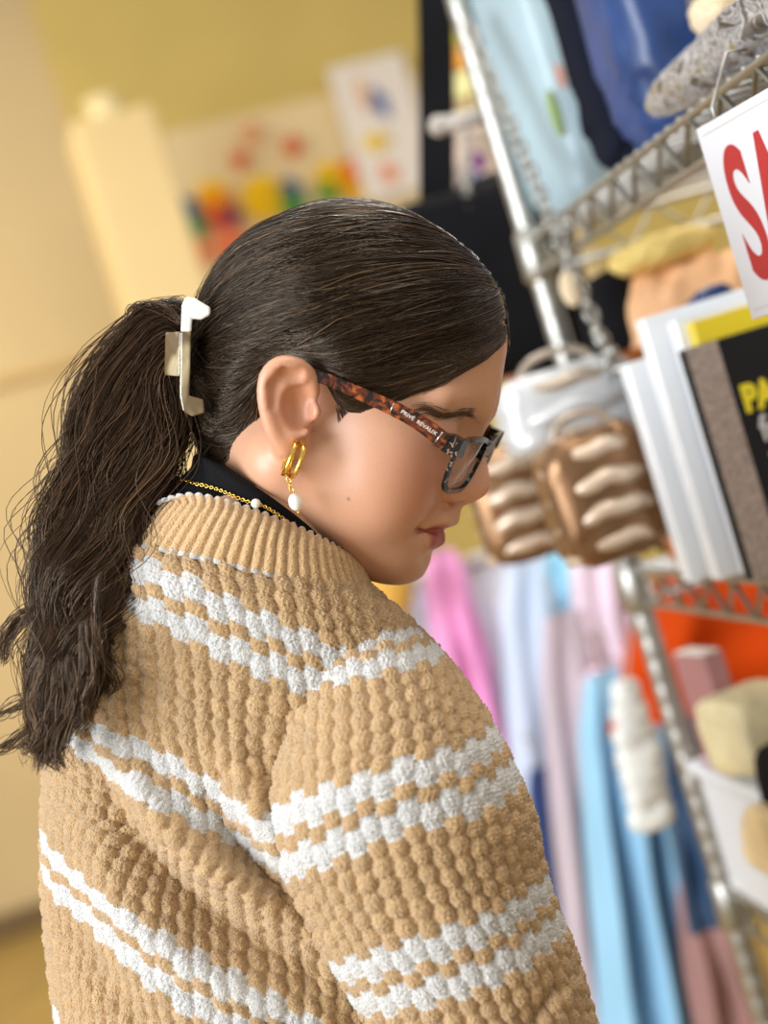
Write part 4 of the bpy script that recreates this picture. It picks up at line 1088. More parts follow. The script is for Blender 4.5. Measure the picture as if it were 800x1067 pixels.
LK += [lock([(64, 700), (60, 735), (50, 768), (36, 782), (24, 772)], 0.092, 0.0026, 60), lock([(72, 690), (74, 730), (62, 765), (56, 788), (64, 800)], 0.095, 0.0026, 70), lock([(46, 690), (38, 735), (44, 768), (38, 800)], 0.09, 0.0024, 60), lock([(90, 650), (94, 700), (84, 735), (88, 752)], 0.098, 0.0024, 60)]
PW = np.concatenate([PW] + LK); NT = len(PW)
rp_ = (0.00020 + 0.0002 * rng.random((NT, 1))) * (0.35 + 0.65 * np.sin(np.linspace(0.5, math.pi - 0.06, MP)))[None]
cp_ = np.array([0.048, 0.0255, 0.014]) * (0.5 + 1.0 * rng.random((NT, 1)) ** 1.4)
lb = rng.random(NT) < 0.16
cp_[lb] = np.array([0.12, 0.068, 0.036]) * (0.6 + 0.7 * rng.random((lb.sum(), 1)))
Vp, Fp, Cp = strands_mesh(PW, rp_, cp_)
# fine strands at the nape and beside the ear
def wisps(px, n, sp, y=None, r=0.00014):
    M_ = 14; c = catmull(np.array([hp(a, b, yy) for a, b, yy in px]), np.linspace(0, 1, M_))
    o = rng.normal(size=(n, 1, 3)) * sp * np.linspace(0.6, 1.5, M_)[None, :, None]
    s = c[None] + o + rng.normal(size=(n, 1, 3)) * 0.001 * np.sin(np.linspace(0, 8, M_))[None, :, None]
    p = s.reshape(-1, 3); rd = p - np.array([0, 0, -0.03]) * 1.0
    for _ in range(4):
        d_ = sdf_nk(p); g = np.stack([(sdf_nk(p + np.eye(3)[k] * 1e-4) - d_) / 1e-4 for k in range(3)], 1)
        p = p - g * (d_ - 0.0008)[:, None]
    s = p.reshape(n, M_, 3)
    return strands_mesh(s, np.full((n, M_), r) * np.linspace(1, 0.35, M_)[None], np.tile(base * 1.2, (n, 1)))
wsp = [wisps([(508, 364, -.03), (472, 385, -.052), (432, 404, -.062), (392, 426, -.069)], 60, 0.0022), wisps([(528, 350, -.01), (500, 366, -.038), (462, 390, -.056), (436, 404, -.062)], 40, 0.0018), wisps([(352, 424, -.07), (361, 446, -.07), (357, 478, -.066)], 44, 0.0036), wisps([(372, 424, -.07), (372, 438, -.07), (366, 452, -.068)], 50, 0.0038),
       wisps([(262, 440, -.066), (272, 480, -.06), (288, 520, -.056)], 16, 0.003),
       wisps([(236, 470, -.05), (262, 505, -.05), (280, 530, -.05)], 40, 0.005)]
# ------------------------------------------------------------------ person: clothes as lofts measured in the person frame
def loft(st, nu, nv, sup=2.3, caprows=0):
    """stations: (Lx, Ly, Rx, Ry, zc, hd, bulge_px). Returns P (nv, nu, 3)"""
    st = np.asarray(st, float); t = np.linspace(0, 1, nv); s = catmull(st, t)
    u = np.linspace(0, 2 * math.pi, nu, endpoint=False)
    cu, su = np.cos(u), np.sin(u)
    e = 2.0 / sup
    ca = np.sign(cu) * np.abs(cu) ** e; sa = np.sign(su) * np.abs(su) ** e
    mx, my = (s[:, 0] + s[:, 2]) / 2, (s[:, 1] + s[:, 3]) / 2
    hx, hy = (s[:, 2] - s[:, 0]) / 2, (s[:, 3] - s[:, 1]) / 2
    ln = np.hypot(hx, hy); nx, ny = hy / ln, -hx / ln            # pixel normal, up
    px = mx[:, None] + hx[:, None] * ca + nx[:, None] * s[:, 6:7] * sa
    py = my[:, None] + hy[:, None] * ca + ny[:, None] * s[:, 6:7] * sa
    z = s[:, 4:5] + s[:, 5:6] * sa
    d = 1 - s[:, 4:5] * np.ones_like(z)       # scale of the section taken at its centre
    return np.stack([(px - CX) / FPX * d, -(py - CY) / FPX * d, z], -1)
def grid_faces(nv, nu, close=True):
    i, j = np.meshgrid(np.arange(nv - 1), np.arange(nu if close else nu - 1), indexing='ij')
    j2 = (j + 1) % nu
    return np.stack([i * nu + j, (i + 1) * nu + j, (i + 1) * nu + j2, i * nu + j2], -1).reshape(-1, 4)
def grid_normals(P):
    du = np.roll(P, -1, 1) - np.roll(P, 1, 1); dv = np.gradient(P, axis=0)
    n = np.cross(dv, du); n /= np.linalg.norm(n, axis=2, keepdims=True) + 1e-12
    c = P.mean(1, keepdims=True)
    if (n * (P - c)).sum() < 0: n = -n
    return n
TAN = np.array([0.64, 0.41, 0.195]); WHT = np.array([0.80, 0.79, 0.77])
def ridge(P, poly, amp, w, px_z=None):
    """push the near face along z where it lies by a fold line given in pixels"""
    X = CX + FPX * P[..., 0] / (1 - P[..., 2]); Y = CY - FPX * P[..., 1] / (1 - P[..., 2])
    d = np.full(X.shape, 1e9); poly = catmull(np.array(poly, float), np.linspace(0, 1, 24)); tb = np.zeros(X.shape)
    for i in range(len(poly) - 1):
        a, b = poly[i], poly[i + 1]; e = b - a
        t = np.clip(((X - a[0]) * e[0] + (Y - a[1]) * e[1]) / (e @ e), 0, 1)
        dd = np.hypot(X - a[0] - t * e[0], Y - a[1] - t * e[1])
        m = dd < d; d = np.where(m, dd, d); tb = np.where(m, (i + t) / (len(poly) - 1), tb)
    return amp * np.exp(-(d / w) ** 2) * np.sin(np.clip(tb, 0.06, 0.94) * math.pi) ** 0.6
def knit(P, Nn, cell, row, white_rows, amp=0.0032, v0=0.0, skew=None, ucol=math.pi / 2, shift=0.0, colfn=None):
    nv, nu, _ = P.shape
    k0 = int(round(ucol / (2 * math.pi) * nu)) % nu
    su = np.linalg.norm(np.roll(P, -1, 1) - P, axis=2)
    cum = np.concatenate([np.zeros((nv, 1)), np.cumsum(su, 1)[:, :-1]], 1)
    arc = cum - cum[:, k0:k0 + 1]
    sv = np.linalg.norm(np.diff(P, axis=0), axis=2)
    sv = np.concatenate([np.zeros((1, nu)), np.cumsum(sv, 0)], 0)
    near = sv[:, k0:k0 + 1]
    v = near / row + v0
    if skew is not None: v = v + np.interp(near / row, *skew) * arc / row
    u = arc / cell + shift
    wu = sum(np.sin(v * a_ + u * b_ + c_) for a_, b_, c_ in ((0.55, 0.3, 0), (0.23, -0.61, 2), (0.8, 0.9, 4))) / 3
    wv = sum(np.sin(v * a_ + u * b_ + c_) for a_, b_, c_ in ((0.35, 0.5, 1), (0.6, -0.4, 3), (-0.2, 0.8, 5))) / 3
    u = u + 0.28 * wu; v = v + 0.22 * wv
    colm = np.floor(u); fu = u - colm
    vs = v + 0.34 * (colm % 2) + 0.16 * (hash01(colm, colm * 0 + 3.0) - 0.5)
    rr = np.floor(vs); fv = vs - rr
    hu = np.sin(math.pi * fu); hv = np.sin(math.pi * fv)
    r2 = ((fu - 0.5) / 0.52) ** 2 + ((fv - 0.5) / 0.555) ** 2
    bob = np.sqrt(np.clip(1 - r2, 0, 1)) * 0.86 + 0.14 * np.clip(hu, 0, 1)
    h = hash01(colm, rr)
    # the white rows are slipped stitches whose edges bite into the rows above and below
    rw = np.floor(vs + 0.16 * (np.abs(fu - 0.5) - 0.25))
    white = np.isin(rw, white_rows) | np.isin(np.floor(vs + 0.15), white_rows) | np.isin(np.floor(vs - 0.12), white_rows)
    H = amp * np.where(white, 0.25 + bob * 0.6, bob * (0.9 + 0.3 * h))
    H = H + 0.00045 * np.sin(u * 8 * math.pi + 2.0 * np.sin(v * 7)) * np.clip(hu, 0, 1) + 0.0003 * np.sin(vs * 10 * math.pi + 3 * fu)
    H = H + rng.normal(scale=0.0003, size=H.shape)
    c = np.where(white[..., None], WHT, TAN * (0.93 + 0.14 * h[..., None]))
    edgev = np.minimum(fu, 1 - fu)
    return P + Nn * H[..., None], c, u, v
def hash01(a, b):
    x = np.sin(a * 12.9898 + b * 78.233) * 43758.5453
    return x - np.floor(x)
WOOL = mat_attr('chenille_wool', 0.95, bump=1.0, bscale=900, bdist=0.0022, lo=0.74, Sheen_Weight=0.35, Sheen_Roughness=0.6, Specular_IOR_Level=0.15)

# torso
ST = [(150, 552, 372, 612, 0.000, 0.058, 26), (128, 572, 402, 634, -0.002, 0.070, 28), (100, 606, 444, 672, -0.006, 0.085, 28), (76, 660, 486, 748, -0.014, 0.098, 26), (57, 725, 505, 850, -0.024, 0.107, 22),
      (46, 800, 515, 956, -0.034, 0.112, 18), (43, 870, 520, 1040, -0.038, 0.115, 14), (46, 945, 525, 1122, -0.042, 0.118, 12), (54, 1020, 535, 1200, -0.046, 0.12, 10), (66, 1100, 545, 1275, -0.05, 0.122, 8), (80, 1200, 560, 1360, -0.055, 0.124, 6)]
NU_T, NV_T = 900, 520
ST = [(a + (7 if b > 640 else 0), b, *r_) for a, b, *r_ in ST]
PT = loft(ST, NU_T, NV_T, 2.25)
front = np.clip(grid_normals(PT)[..., 2], 0, 1)
for poly, a, w in [([(96, 700), (125, 790), (180, 868), (262, 925), (352, 975)], 0.017, 17), ([(92, 760), (140, 870), (215, 950), (320, 1010)], -0.014, 18), ([(80, 850), (128, 945), (210, 1010), (330, 1055)], 0.014, 20),
                   ([(60, 900), (95, 990), (150, 1060)], -0.010, 18), ([(240, 790), (275, 850), (320, 935)], 0.015, 17), ([(215, 830), (262, 905), (330, 965)], -0.011, 14), ([(100, 985), (200, 1050), (330, 1090)], 0.011, 18)]:
    PT[..., 2] += ridge(PT, poly, a, w) * front
NT_ = grid_normals(PT)
torso_white = [2, 4, 12, 14, 23, 25, 33, 35]
PTk, CT, UT, VT = knit(PT, NT_, 0.0110, 0.0116, torso_white, v0=-2.55, skew=([0, 12, 40], [0.30, 0.24, 0.16]))

# right sleeve
SA = [(378, 640, 390, 640, -0.02, 0.006, 0), (352, 650, 432, 648, 0.006, 0.036, 4), (334, 675, 460, 668, 0.022, 0.050, 8), (312, 712, 490, 703, 0.038, 0.060, 12), (290, 766, 522, 750, 0.052, 0.066, 16), (274, 830, 548, 800, 0.058, 0.071, 20), (280, 885, 568, 850, 0.058, 0.072, 20),
      (302, 935, 578, 900, 0.054, 0.071, 18), (328, 985, 594, 950, 0.05, 0.07, 16), (358, 1035, 616, 1008, 0.044, 0.07, 12), (392, 1085, 634, 1068, 0.034, 0.07, 8), (440, 1150, 650, 1105, 0.015, 0.068, 4), (520, 1205, 680, 1120, -0.02, 0.06, 0),
      (610, 1230, 730, 1110, -0.06, 0.05, 0), (690, 1225, 785, 1090, -0.11, 0.044, 0), (760, 1200, 840, 1070, -0.16, 0.038, 0)]
# stripes climb to the right: sections are tilted by lowering the left end
SA = [(a + 5 * (b > 700), b, c - 15 * (b > 640), d, z, h, g) for a, b, c, d, z, h, g in SA]
NU_S, NV_S = 480, 560
PS = loft(SA, NU_S, NV_S, 2.2)
fs = np.clip(grid_normals(PS)[..., 2], 0, 1)
for poly, a, w in [([(300, 720), (280, 780), (272, 850)], 0.004, 14), ([(590, 1020), (570, 1040), (545, 1075)], -0.008, 10), ([(610, 1010), (590, 1030), (572, 1064)], 0.007, 10), ([(560, 840), (545, 870), (560, 920)], 0.003, 12)]:
    PS[..., 2] += ridge(PS, poly, a, w) * fs
NS_ = grid_normals(PS)
sleeve_white = [7, 9, 15, 17, 23, 25, 31, 33, 39, 41]
PSk, CS, US, VS = knit(PS, NS_, 0.0106, 0.0118, sleeve_white, v0=0.0, shift=0.3, skew=([0, 8, 40], [-0.05, -0.2, -0.2]))

# left sleeve, beyond the body
SL = [(60, 640, 150, 640, -0.10, 0.03, 0), (50, 680, 190, 700, -0.13, 0.055, 0), (70, 760, 240, 790, -0.15, 0.065, 0), (120, 860, 300, 880, -0.17, 0.066, 0), (200, 970, 380, 970, -0.19, 0.064, 0), (320, 1100, 470, 1070, -0.22, 0.06, 0), (450, 1190, 560, 1130, -0.25, 0.052, 0), (570, 1240, 650, 1170, -0.28, 0.042, 0)]
PL = loft(SL, 140, 170, 2.2)
PLk, CL, _, _ = knit(PL, grid_normals(PL), 0.0118, 0.0118, sleeve_white)

# ribbed collar
SCo = [(160, 528, 372, 606, 0.004, 0.058, 26), (166, 535, 376, 605, 0.004, 0.064, 26), (156, 548, 381, 616, 0.002, 0.069, 27), (136, 570, 394, 640, -0.001, 0.074, 27), (126, 581, 401, 650, -0.003, 0.0755, 26)]
NU_C, NV_C = 700, 34
PC = loft(SCo, NU_C, NV_C, 2.2)
NC_ = grid_normals(PC)
k0 = NU_C // 4
su = np.linalg.norm(np.roll(PC, -1, 1) - PC, axis=2); cum = np.concatenate([np.zeros((NV_C, 1)), np.cumsum(su, 1)[:, :-1]], 1)
uc = (cum - cum[:, k0:k0 + 1]).mean(0) / 0.0062
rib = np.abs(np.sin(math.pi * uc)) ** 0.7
tv = np.linspace(0, 1, NV_C)
roll = np.exp(-((tv - 0.06) / 0.10) ** 2) * 0.003
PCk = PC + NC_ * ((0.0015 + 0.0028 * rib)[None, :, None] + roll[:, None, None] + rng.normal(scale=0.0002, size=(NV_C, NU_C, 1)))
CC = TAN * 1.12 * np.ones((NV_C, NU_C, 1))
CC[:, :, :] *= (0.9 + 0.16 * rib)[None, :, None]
CC[tv < 0.10] = WHT * 0.92
CC[(tv > 0.90)] = WHT * 0.85

# black turtleneck
STn = [(212, 480, 350, 588, 0.0, 0.050, 16), (203, 479, 354, 594, 0.0, 0.059, 18), (192, 494, 361, 604, 0.0, 0.061, 20), (176, 520, 368, 616, 0.0, 0.060, 24), (163, 545, 374, 630, 0.0, 0.058, 26), (150, 575, 384, 650, 0.0, 0.057, 26)]
PN = loft(STn, 120, 50, 2.1)
NN_ = grid_normals(PN)
uu = np.linspace(0, 2 * math.pi, 120, endpoint=False)[None]; vv = np.linspace(0, 1, 50)[:, None]
PN = PN + NN_ * (0.0018 * np.sin(vv * 20 + 1.4 * np.sin(uu * 2 + 1)) * np.sin(uu * 1.5 + 2 * vv) * (1 - 0.3 * vv))[..., None]
# ------------------------------------------------------------------ person: assembly
wq = lambda px, py, z: Q2W(PQ(px, py, z))
n0 = wq(262, 560, 0.0); chest = wq(285, 800, -0.035); belly = wq(310, 1080, -0.05)
pelv = wq(330, 1290, -0.06); pelv[2] = 0.93
right_dir = nrm(np.cross(wq(500, 500, -0.1) - wq(400, 500, -0.0), [0, 0, 1])); fwd = nrm(np.cross([0, 0, 1], right_dir))
def sleeve_mid(st): return [wq((s[0] + s[2]) / 2, (s[1] + s[3]) / 2, s[4]) for s in st]
RA = sleeve_mid(SA); LA = sleeve_mid(SL)
def hand_d(p, w, d, up):
    side = nrm(np.cross(d, up)); up = nrm(np.cross(side, d))
    r = cap(p, w, w + d * 0.085, 0.024, 0.026)
    r = smax(r, np.abs((p - w) @ up) - 0.015, 0.012)
    for k, (s, L, q) in enumerate([(-0.03, 0.066, 1), (-0.01, 0.075, 1), (0.01, 0.070, 1), (0.028, 0.056, 1)]):
        a = w + d * 0.088 + side * s; b = a + nrm(d - up * 0.3) * L * 0.45; c = b + nrm(d - up * 0.8) * L * 0.32; e = c + nrm(d * 0.6 - up) * L * 0.26
        r = smin(r, chain(p, [a - d * 0.02, a, b, c, e], [0.009, 0.0092, 0.0085, 0.008, 0.007], 0.002), 0.004)
    a = w + d * 0.03 - side * 0.022; b = a + nrm(d * 0.8 - side) * 0.035; c = b + nrm(d - side * 0.3 - up * 0.3) * 0.028
    return smin(r, chain(p, [a, b, c], [0.012, 0.0105, 0.008], 0.003), 0.006)
rwr, lwr = RA[-1], LA[-1]
feet = [pelv + right_dir * s * 0.11 for s in (1, -1)]
def sdf_body(p):
    d = chain(p, [n0, chest, belly, pelv], [0.062, 0.085, 0.085, 0.115], 0.06)
    d = smin(d, chain(p, [np.asarray(RA[i]) for i in (4, 5, 7, 9, 11, 15)], [0.035, 0.042, 0.045, 0.042, 0.037, 0.026], 0.02), 0.03)
    d = smin(d, chain(p, [np.asarray(LA[i]) for i in (1, 2, 4, 5, 7)], [0.035, 0.04, 0.042, 0.036, 0.026], 0.02), 0.03)
    d = smin(d, hand_d(p, rwr + 0.0 * fwd, nrm(fwd * 1.0 + right_dir * 0.1), np.array([0, 0, 1.0])), 0.012)
    d = smin(d, hand_d(p, lwr + 0.0 * fwd, nrm(fwd), np.array([0, 0, 1.0])), 0.012)
    for f in feet:
        k = f * 1.0; k[2] = 0.5; a = f * 1.0; a[2] = 0.085
        h = f.copy(); h[2] = 0.88
        d = smin(d, chain(p, [h, k + fwd * 0.02, a], [0.085, 0.055, 0.038], 0.03), 0.03)
        d = smin(d, cap(p, a + np.array([0, 0, -0.035]), a + fwd * 0.14 + np.array([0, 0, -0.045]), 0.036, 0.03), 0.02)
    return d
allp = np.array([n0, chest, belly, pelv, rwr + fwd * 0.2, lwr + fwd * 0.2] + RA + LA)
blo = allp.min(0) - 0.2; bhi = allp.max(0) + 0.2; blo[2] = 0.0; bhi[2] = n0[2] + 0.03
Vb, Fb = surface_nets(sdf_body, blo, bhi, 0.0085)
Vb = relax(Vb, Fb, 1, 0.4)
person = mesh_np('person', np.concatenate([head_world, Vb]), np.concatenate([Fh, Fb + len(Vh)]), SKIN, None, True,
                 np.concatenate([head_cols, np.tile(np.array([0.66, 0.385, 0.255]), (len(Vb), 1))]),
                 label='woman in tan and white striped sweater and tortoiseshell glasses, looking down beside the shelving', cat='person')
def child(name, V, F, m, cols=None, parent=None, label=None, smooth=True):
    return mesh_np(name, V, F, m, parent or person, smooth, cols, label=label)
hair = child('hair', H2W(hair_V), hair_F, HAIR, hair_C, label='dark brown hair pulled back from the face')
pony = child('ponytail', Q2W(Vp), Fp, HAIR, Cp, hair, label='long wavy ponytail')
# inner mass of the ponytail
for a, b, c in wsp:
    child('loose_strands', H2W(a), b, HAIR, c, hair, label='fine loose strands')

sweater = child('sweater', Q2W(PTk.reshape(-1, 3)), grid_faces(NV_T, NU_T), WOOL, CT.reshape(-1, 3), label='chunky knit sweater in tan with pairs of white stripes')
child('sleeve', Q2W(PSk.reshape(-1, 3)), grid_faces(NV_S, NU_S), WOOL, CS.reshape(-1, 3), sweater)
child('sleeve', Q2W(PLk.reshape(-1, 3)), grid_faces(260, 140), WOOL, CL.reshape(-1, 3), sweater)
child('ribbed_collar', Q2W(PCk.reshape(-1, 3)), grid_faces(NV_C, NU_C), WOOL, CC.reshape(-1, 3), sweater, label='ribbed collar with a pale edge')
BLACKK = mat('black_jersey', (0.006, 0.006, 0.007), 0.9, var=0.15, bump=0.3, bscale=900, spec=0.15)
child('turtleneck', Q2W(PN.reshape(-1, 3)), grid_faces(50, 120), BLACKK, None, label='black turtleneck top')
# trousers and shoes (below the frame)
def sdf_tr(p):
    pp_ = pelv.copy(); up_ = pelv + np.array([0, 0, 0.12])
    d = cap(p, pp_, up_, 0.15, 0.13)
    for f in feet:
        k = f.copy(); k[2] = 0.5; a = f.copy(); a[2] = 0.12; h = f.copy(); h[2] = 0.86
        d = smin(d, chain(p, [h, k + fwd * 0.02, a], [0.105, 0.078, 0.07], 0.03), 0.04)
    return smax(d, 0.07 - p[..., 2], 0.004)
l2 = np.array([*(pelv[:2] - 0.32), 0.0]); h2 = np.array([*(pelv[:2] + 0.32), 1.25])
Vt, Ft = surface_nets(sdf_tr, l2, h2, 0.012)
child('trousers', Vt, Ft, mat('navy_twill', (0.03, 0.035, 0.06), 0.85, bump=0.2, bscale=300))
SHOE = mat('black_leather', (0.02, 0.02, 0.02), 0.4)
for f in feet:
    a = f.copy(); a[2] = 0.05
    Vz, Fz = surface_nets(lambda p: smax(cap(p, a - fwd * 0.01, a + fwd * 0.15 - np.array([0, 0, 0.01]), 0.05, 0.042), 0.001 - p[..., 2], 0.004), a - 0.26, a + 0.26, 0.008)
    child('shoe', Vz, Fz, SHOE)

# eyebrow and lashes (right side and mirrored)
bt = np.linspace(0, 1, 260)
bx = catmull(np.array([hp(508, 436, -0.008), hp(497, 434, -0.020), hp(480, 431, -0.033), hp(460, 427, -0.046), hp(442, 427, -0.055)]), bt)
def to_skin(p, off=0.0005):
    for _ in range(6):
        d_ = sdf_head(p); g = np.stack([(sdf_head(p + np.eye(3)[k] * 2e-4) - d_) / 2e-4 for k in range(3)], 1)
        p = p - g * np.clip(d_ - off, -0.006, 0.006)[:, None] * 0.8
    return p
br = []
for s in (1, -1):
    st = bx + rng.normal(scale=0.0019, size=bx.shape)
    dirv = np.stack([-0.6 * np.ones(260), -0.8 * np.ones(260), 0.25 * (1 - 2.4 * bt)], 1); dirv /= np.linalg.norm(dirv, axis=1, keepdims=True)
    P_ = st[:, None] + dirv[:, None] * np.linspace(0, 0.0085, 6)[None, :, None]
    P_ = to_skin(P_.reshape(-1, 3), 0.0006).reshape(260, 6, 3)
    P_[..., 1] *= s
    Ve, Fe, Ce = strands_mesh(P_, np.full(P_.shape[:2], 0.00015) * np.linspace(1, 0.4, 6)[None], np.tile(np.array([0.085, 0.045, 0.028]), (len(P_), 1)))
    child('eyebrow', H2W(Ve), Fe, HAIR, Ce, None, label='dark eyebrow hair')
lt = np.linspace(0, 1, 46)
lx = catmull(np.array([(0.0795, -0.018, -0.0275), (0.0815, -0.028, -0.0285), (0.0775, -0.038, -0.028), (0.0705, -0.0455, -0.0265)]), lt)
ls = []
for s in (1, -1):
    dv = np.stack([0.9 * np.ones(46), -0.2 - 0.7 * lt, -0.55 * np.ones(46)], 1); dv /= np.linalg.norm(dv, axis=1, keepdims=True)
    tl = np.linspace(0, 1, 6)[None, :, None]
    P_ = lx[:, None] + dv[:, None] * tl * 0.0085 + np.array([0, 0, 1]) * (tl ** 2) * 0.002
    P_[..., 1] *= s
    Ve, Fe, Ce = strands_mesh(P_, np.full(P_.shape[:2], 0.0002) * np.linspace(1, 0.3, 6)[None], np.tile(np.array([0.012, 0.008, 0.006]), (len(P_), 1)))
    child('eyelashes', H2W(Ve), Fe, HAIR, Ce)

# ---- glasses
def mat_tortoise(name, dark, mid, lite, scale, th1, th2):
    m = bpy.data.materials.new(name); m.use_nodes = True
    nt = m.node_tree; b = nt.nodes['Principled BSDF']
    tc = nt.nodes.new('ShaderNodeTexCoord'); nz = nt.nodes.new('ShaderNodeTexNoise')
    nz.inputs['Scale'].default_value = scale; nz.inputs['Detail'].default_value = 2; nz.inputs['Distortion'].default_value = 1.4
    nt.links.new(tc.outputs['Object'], nz.inputs['Vector'])
    r = nt.nodes.new('ShaderNodeValToRGB'); r.color_ramp.interpolation = 'EASE'
    r.color_ramp.elements[0].position = th1; r.color_ramp.elements[0].color = (*dark, 1)
    r.color_ramp.elements[1].position = th2; r.color_ramp.elements[1].color = (*lite, 1)
    e = r.color_ramp.elements.new((th1 + th2) / 2); e.color = (*mid, 1)
    nt.links.new(nz.outputs['Fac'], r.inputs['Fac']); nt.links.new(r.outputs['Color'], b.inputs['Base Color'])
    b.inputs['Roughness'].default_value = 0.2; b.inputs['Specular IOR Level'].default_value = 0.35
    return m
TORT = mat_tortoise('tortoiseshell_acetate', (0.012, 0.007, 0.005), (0.10, 0.022, 0.008), (0.36, 0.085, 0.018), 130, 0.40, 0.66)
TORTF = mat_tortoise('speckled_acetate', (0.006, 0.005, 0.005), (0.010, 0.008, 0.007), (0.32, 0.2, 0.12), 210, 0.53, 0.66)
GLASS = bpy.data.materials.new('lens_glass'); GLASS.use_nodes = True
nt = GLASS.node_tree; nt.nodes.remove(nt.nodes['Principled BSDF'])
tr_ = nt.nodes.new('ShaderNodeBsdfTransparent'); tr_.inputs[0].default_value = (0.95, 0.96, 0.97, 1)
gl_ = nt.nodes.new('ShaderNodeBsdfGlossy'); gl_.inputs['Roughness'].default_value = 0.02
lw_ = nt.nodes.new('ShaderNodeLayerWeight'); lw_.inputs[0].default_value = 0.5
pw_n = nt.nodes.new('ShaderNodeMath'); pw_n.operation = 'POWER'; pw_n.inputs[1].default_value = 4.0; nt.links.new(lw_.outputs['Facing'], pw_n.inputs[0])
fr_ = nt.nodes.new('ShaderNodeMath'); fr_.operation = 'MULTIPLY_ADD'; fr_.inputs[1].default_value = 0.45; fr_.inputs[2].default_value = 0.03; nt.links.new(pw_n.outputs[0], fr_.inputs[0])
mx_ = nt.nodes.new('ShaderNodeMixShader')
nt.links.new(fr_.outputs[0], mx_.inputs[0]); nt.links.new(tr_.outputs[0], mx_.inputs[1]); nt.links.new(gl_.outputs[0], mx_.inputs[2])
nt.links.new(mx_.outputs[0], nt.nodes['Material Output'].inputs[0])
SILV = mat('silver', (0.75, 0.74, 0.72), 0.25, 1.0, var=0.02)
GOLD = mat('gold', (0.85, 0.56, 0.12), 0.2, 1.0, var=0.03)
PEARL = mat('pearl', (0.88, 0.84, 0.78), 0.22, var=0.03, Coat_Weight=0.6, Subsurface_Weight=0.1, Subsurface_Scale=0.002)

TO = hp(482, 455, -0.070); BO = hp(455, 514, -0.067)
GD = nrm([(BO - TO)[0], 0, (BO - TO)[2]]); GN = np.array([-GD[2], 0, GD[0]]) * (1 if -GD[2] > 0 else -1)
GH = float(np.dot(BO - TO, GD))
def gp(y, h, n):                # y lateral, h down from the brow line, n out of the face
    o = TO * np.array([1, 0, 1])
    return o + GD * h + GN * (n + 1.15 * (0.069 ** 2 - y * y)) + np.array([0, y, 0])
def rim_outline(sgn, grow, n=72):
    a = np.linspace(0, 2 * math.pi, n, endpoint=False); e = 2 / 3.6
    w = 0.0290 + grow; hh = GH / 2 - 0.0027 + grow
    cy = 0.0372
    X = np.sign(np.cos(a)) * np.abs(np.cos(a)) ** e * w; Yh = np.sign(np.sin(a)) * np.abs(np.sin(a)) ** e * hh
    X = X * (1 - 0.10 * (Yh / hh))                  # a little narrower below
    return [(sgn * cy + sgn * x, GH / 2 + y) for x, y in zip(X, Yh)]
glasses = bpy.data.objects.new('eyeglasses', None)
bm = bmesh.new()
for sgn in (-1, 1):
    inn, out = rim_outline(sgn, 0.0), rim_outline(sgn, 0.0029)
    lay = []
    for (pts, n_) in ((inn, -0.0009), (inn, 0.0014), (out, 0.0010), (out, 0.0004), (out, -0.0009)):
        lay.append([bm.verts.new(H2W(gp(y, h, n_))) for y, h in pts])
    nn = len(inn)
    for a in range(5):
        A, B = lay[a], lay[(a + 1) % 5]
        for k in range(nn):
            bm.faces.new((A[k], A[(k + 1) % nn], B[(k + 1) % nn], B[k]))
for h, n_ in ((0.0105, 0.0004),):
    ring = []
    for y in np.linspace(-0.0125, 0.0125, 9):
        hh_ = h - 0.003 * (1 - (y / 0.0125) ** 2)
        c = [gp(y, hh_ - 0.004, n_ + 0.0016), gp(y, hh_ + 0.004, n_ + 0.0016), gp(y, hh_ + 0.004, n_ - 0.0018), gp(y, hh_ - 0.004, n_ - 0.0018)]
        ring.append([bm.verts.new(H2W(q)) for q in c])
    for a in range(8):
        for k in range(4):
            bm.faces.new((ring[a][k], ring[a][(k + 1) % 4], ring[a + 1][(k + 1) % 4], ring[a + 1][k]))
for sgn in (-1, 1):             # end pieces
    vs = []
    for y in (0.060, 0.0715):
        for h in (0.0015, 0.0125):
            for n_ in (-0.0075, 0.0022):
                vs.append(bm.verts.new(H2W(gp(sgn * y, h, n_))))
    for f in ((0, 1, 3, 2), (4, 6, 7, 5), (0, 4, 5, 1), (2, 3, 7, 6), (0, 2, 6, 4), (1, 5, 7, 3)):
        bm.faces.new([vs[i] for i in f])
frame = obj_bm('eyeglasses', bm, TORTF, person, label='chunky square glasses with speckled tortoiseshell rims')
for sgn in (-1, 1):
    bm = bmesh.new(); o = rim_outline(sgn, 0.0004); rows = []
    cy = sgn * 0.0372
    for n_ in (-0.0003, 0.0007):
        c = bm.verts.new(H2W(gp(cy, GH / 2, n_ + 0.0006)))
        r1 = [bm.verts.new(H2W(gp(y, h, n_))) for y, h in o]; rows.append(r1)
        for k in range(len(o)):
            bm.faces.new((c, r1[k], r1[(k + 1) % len(o)]))
    for k in range(len(o)):
        bm.faces.new((rows[0][k], rows[0][(k + 1) % len(o)], rows[1][(k + 1) % len(o)], rows[1][k]))
    obj_bm('lens', bm, GLASS, frame, smooth=True)
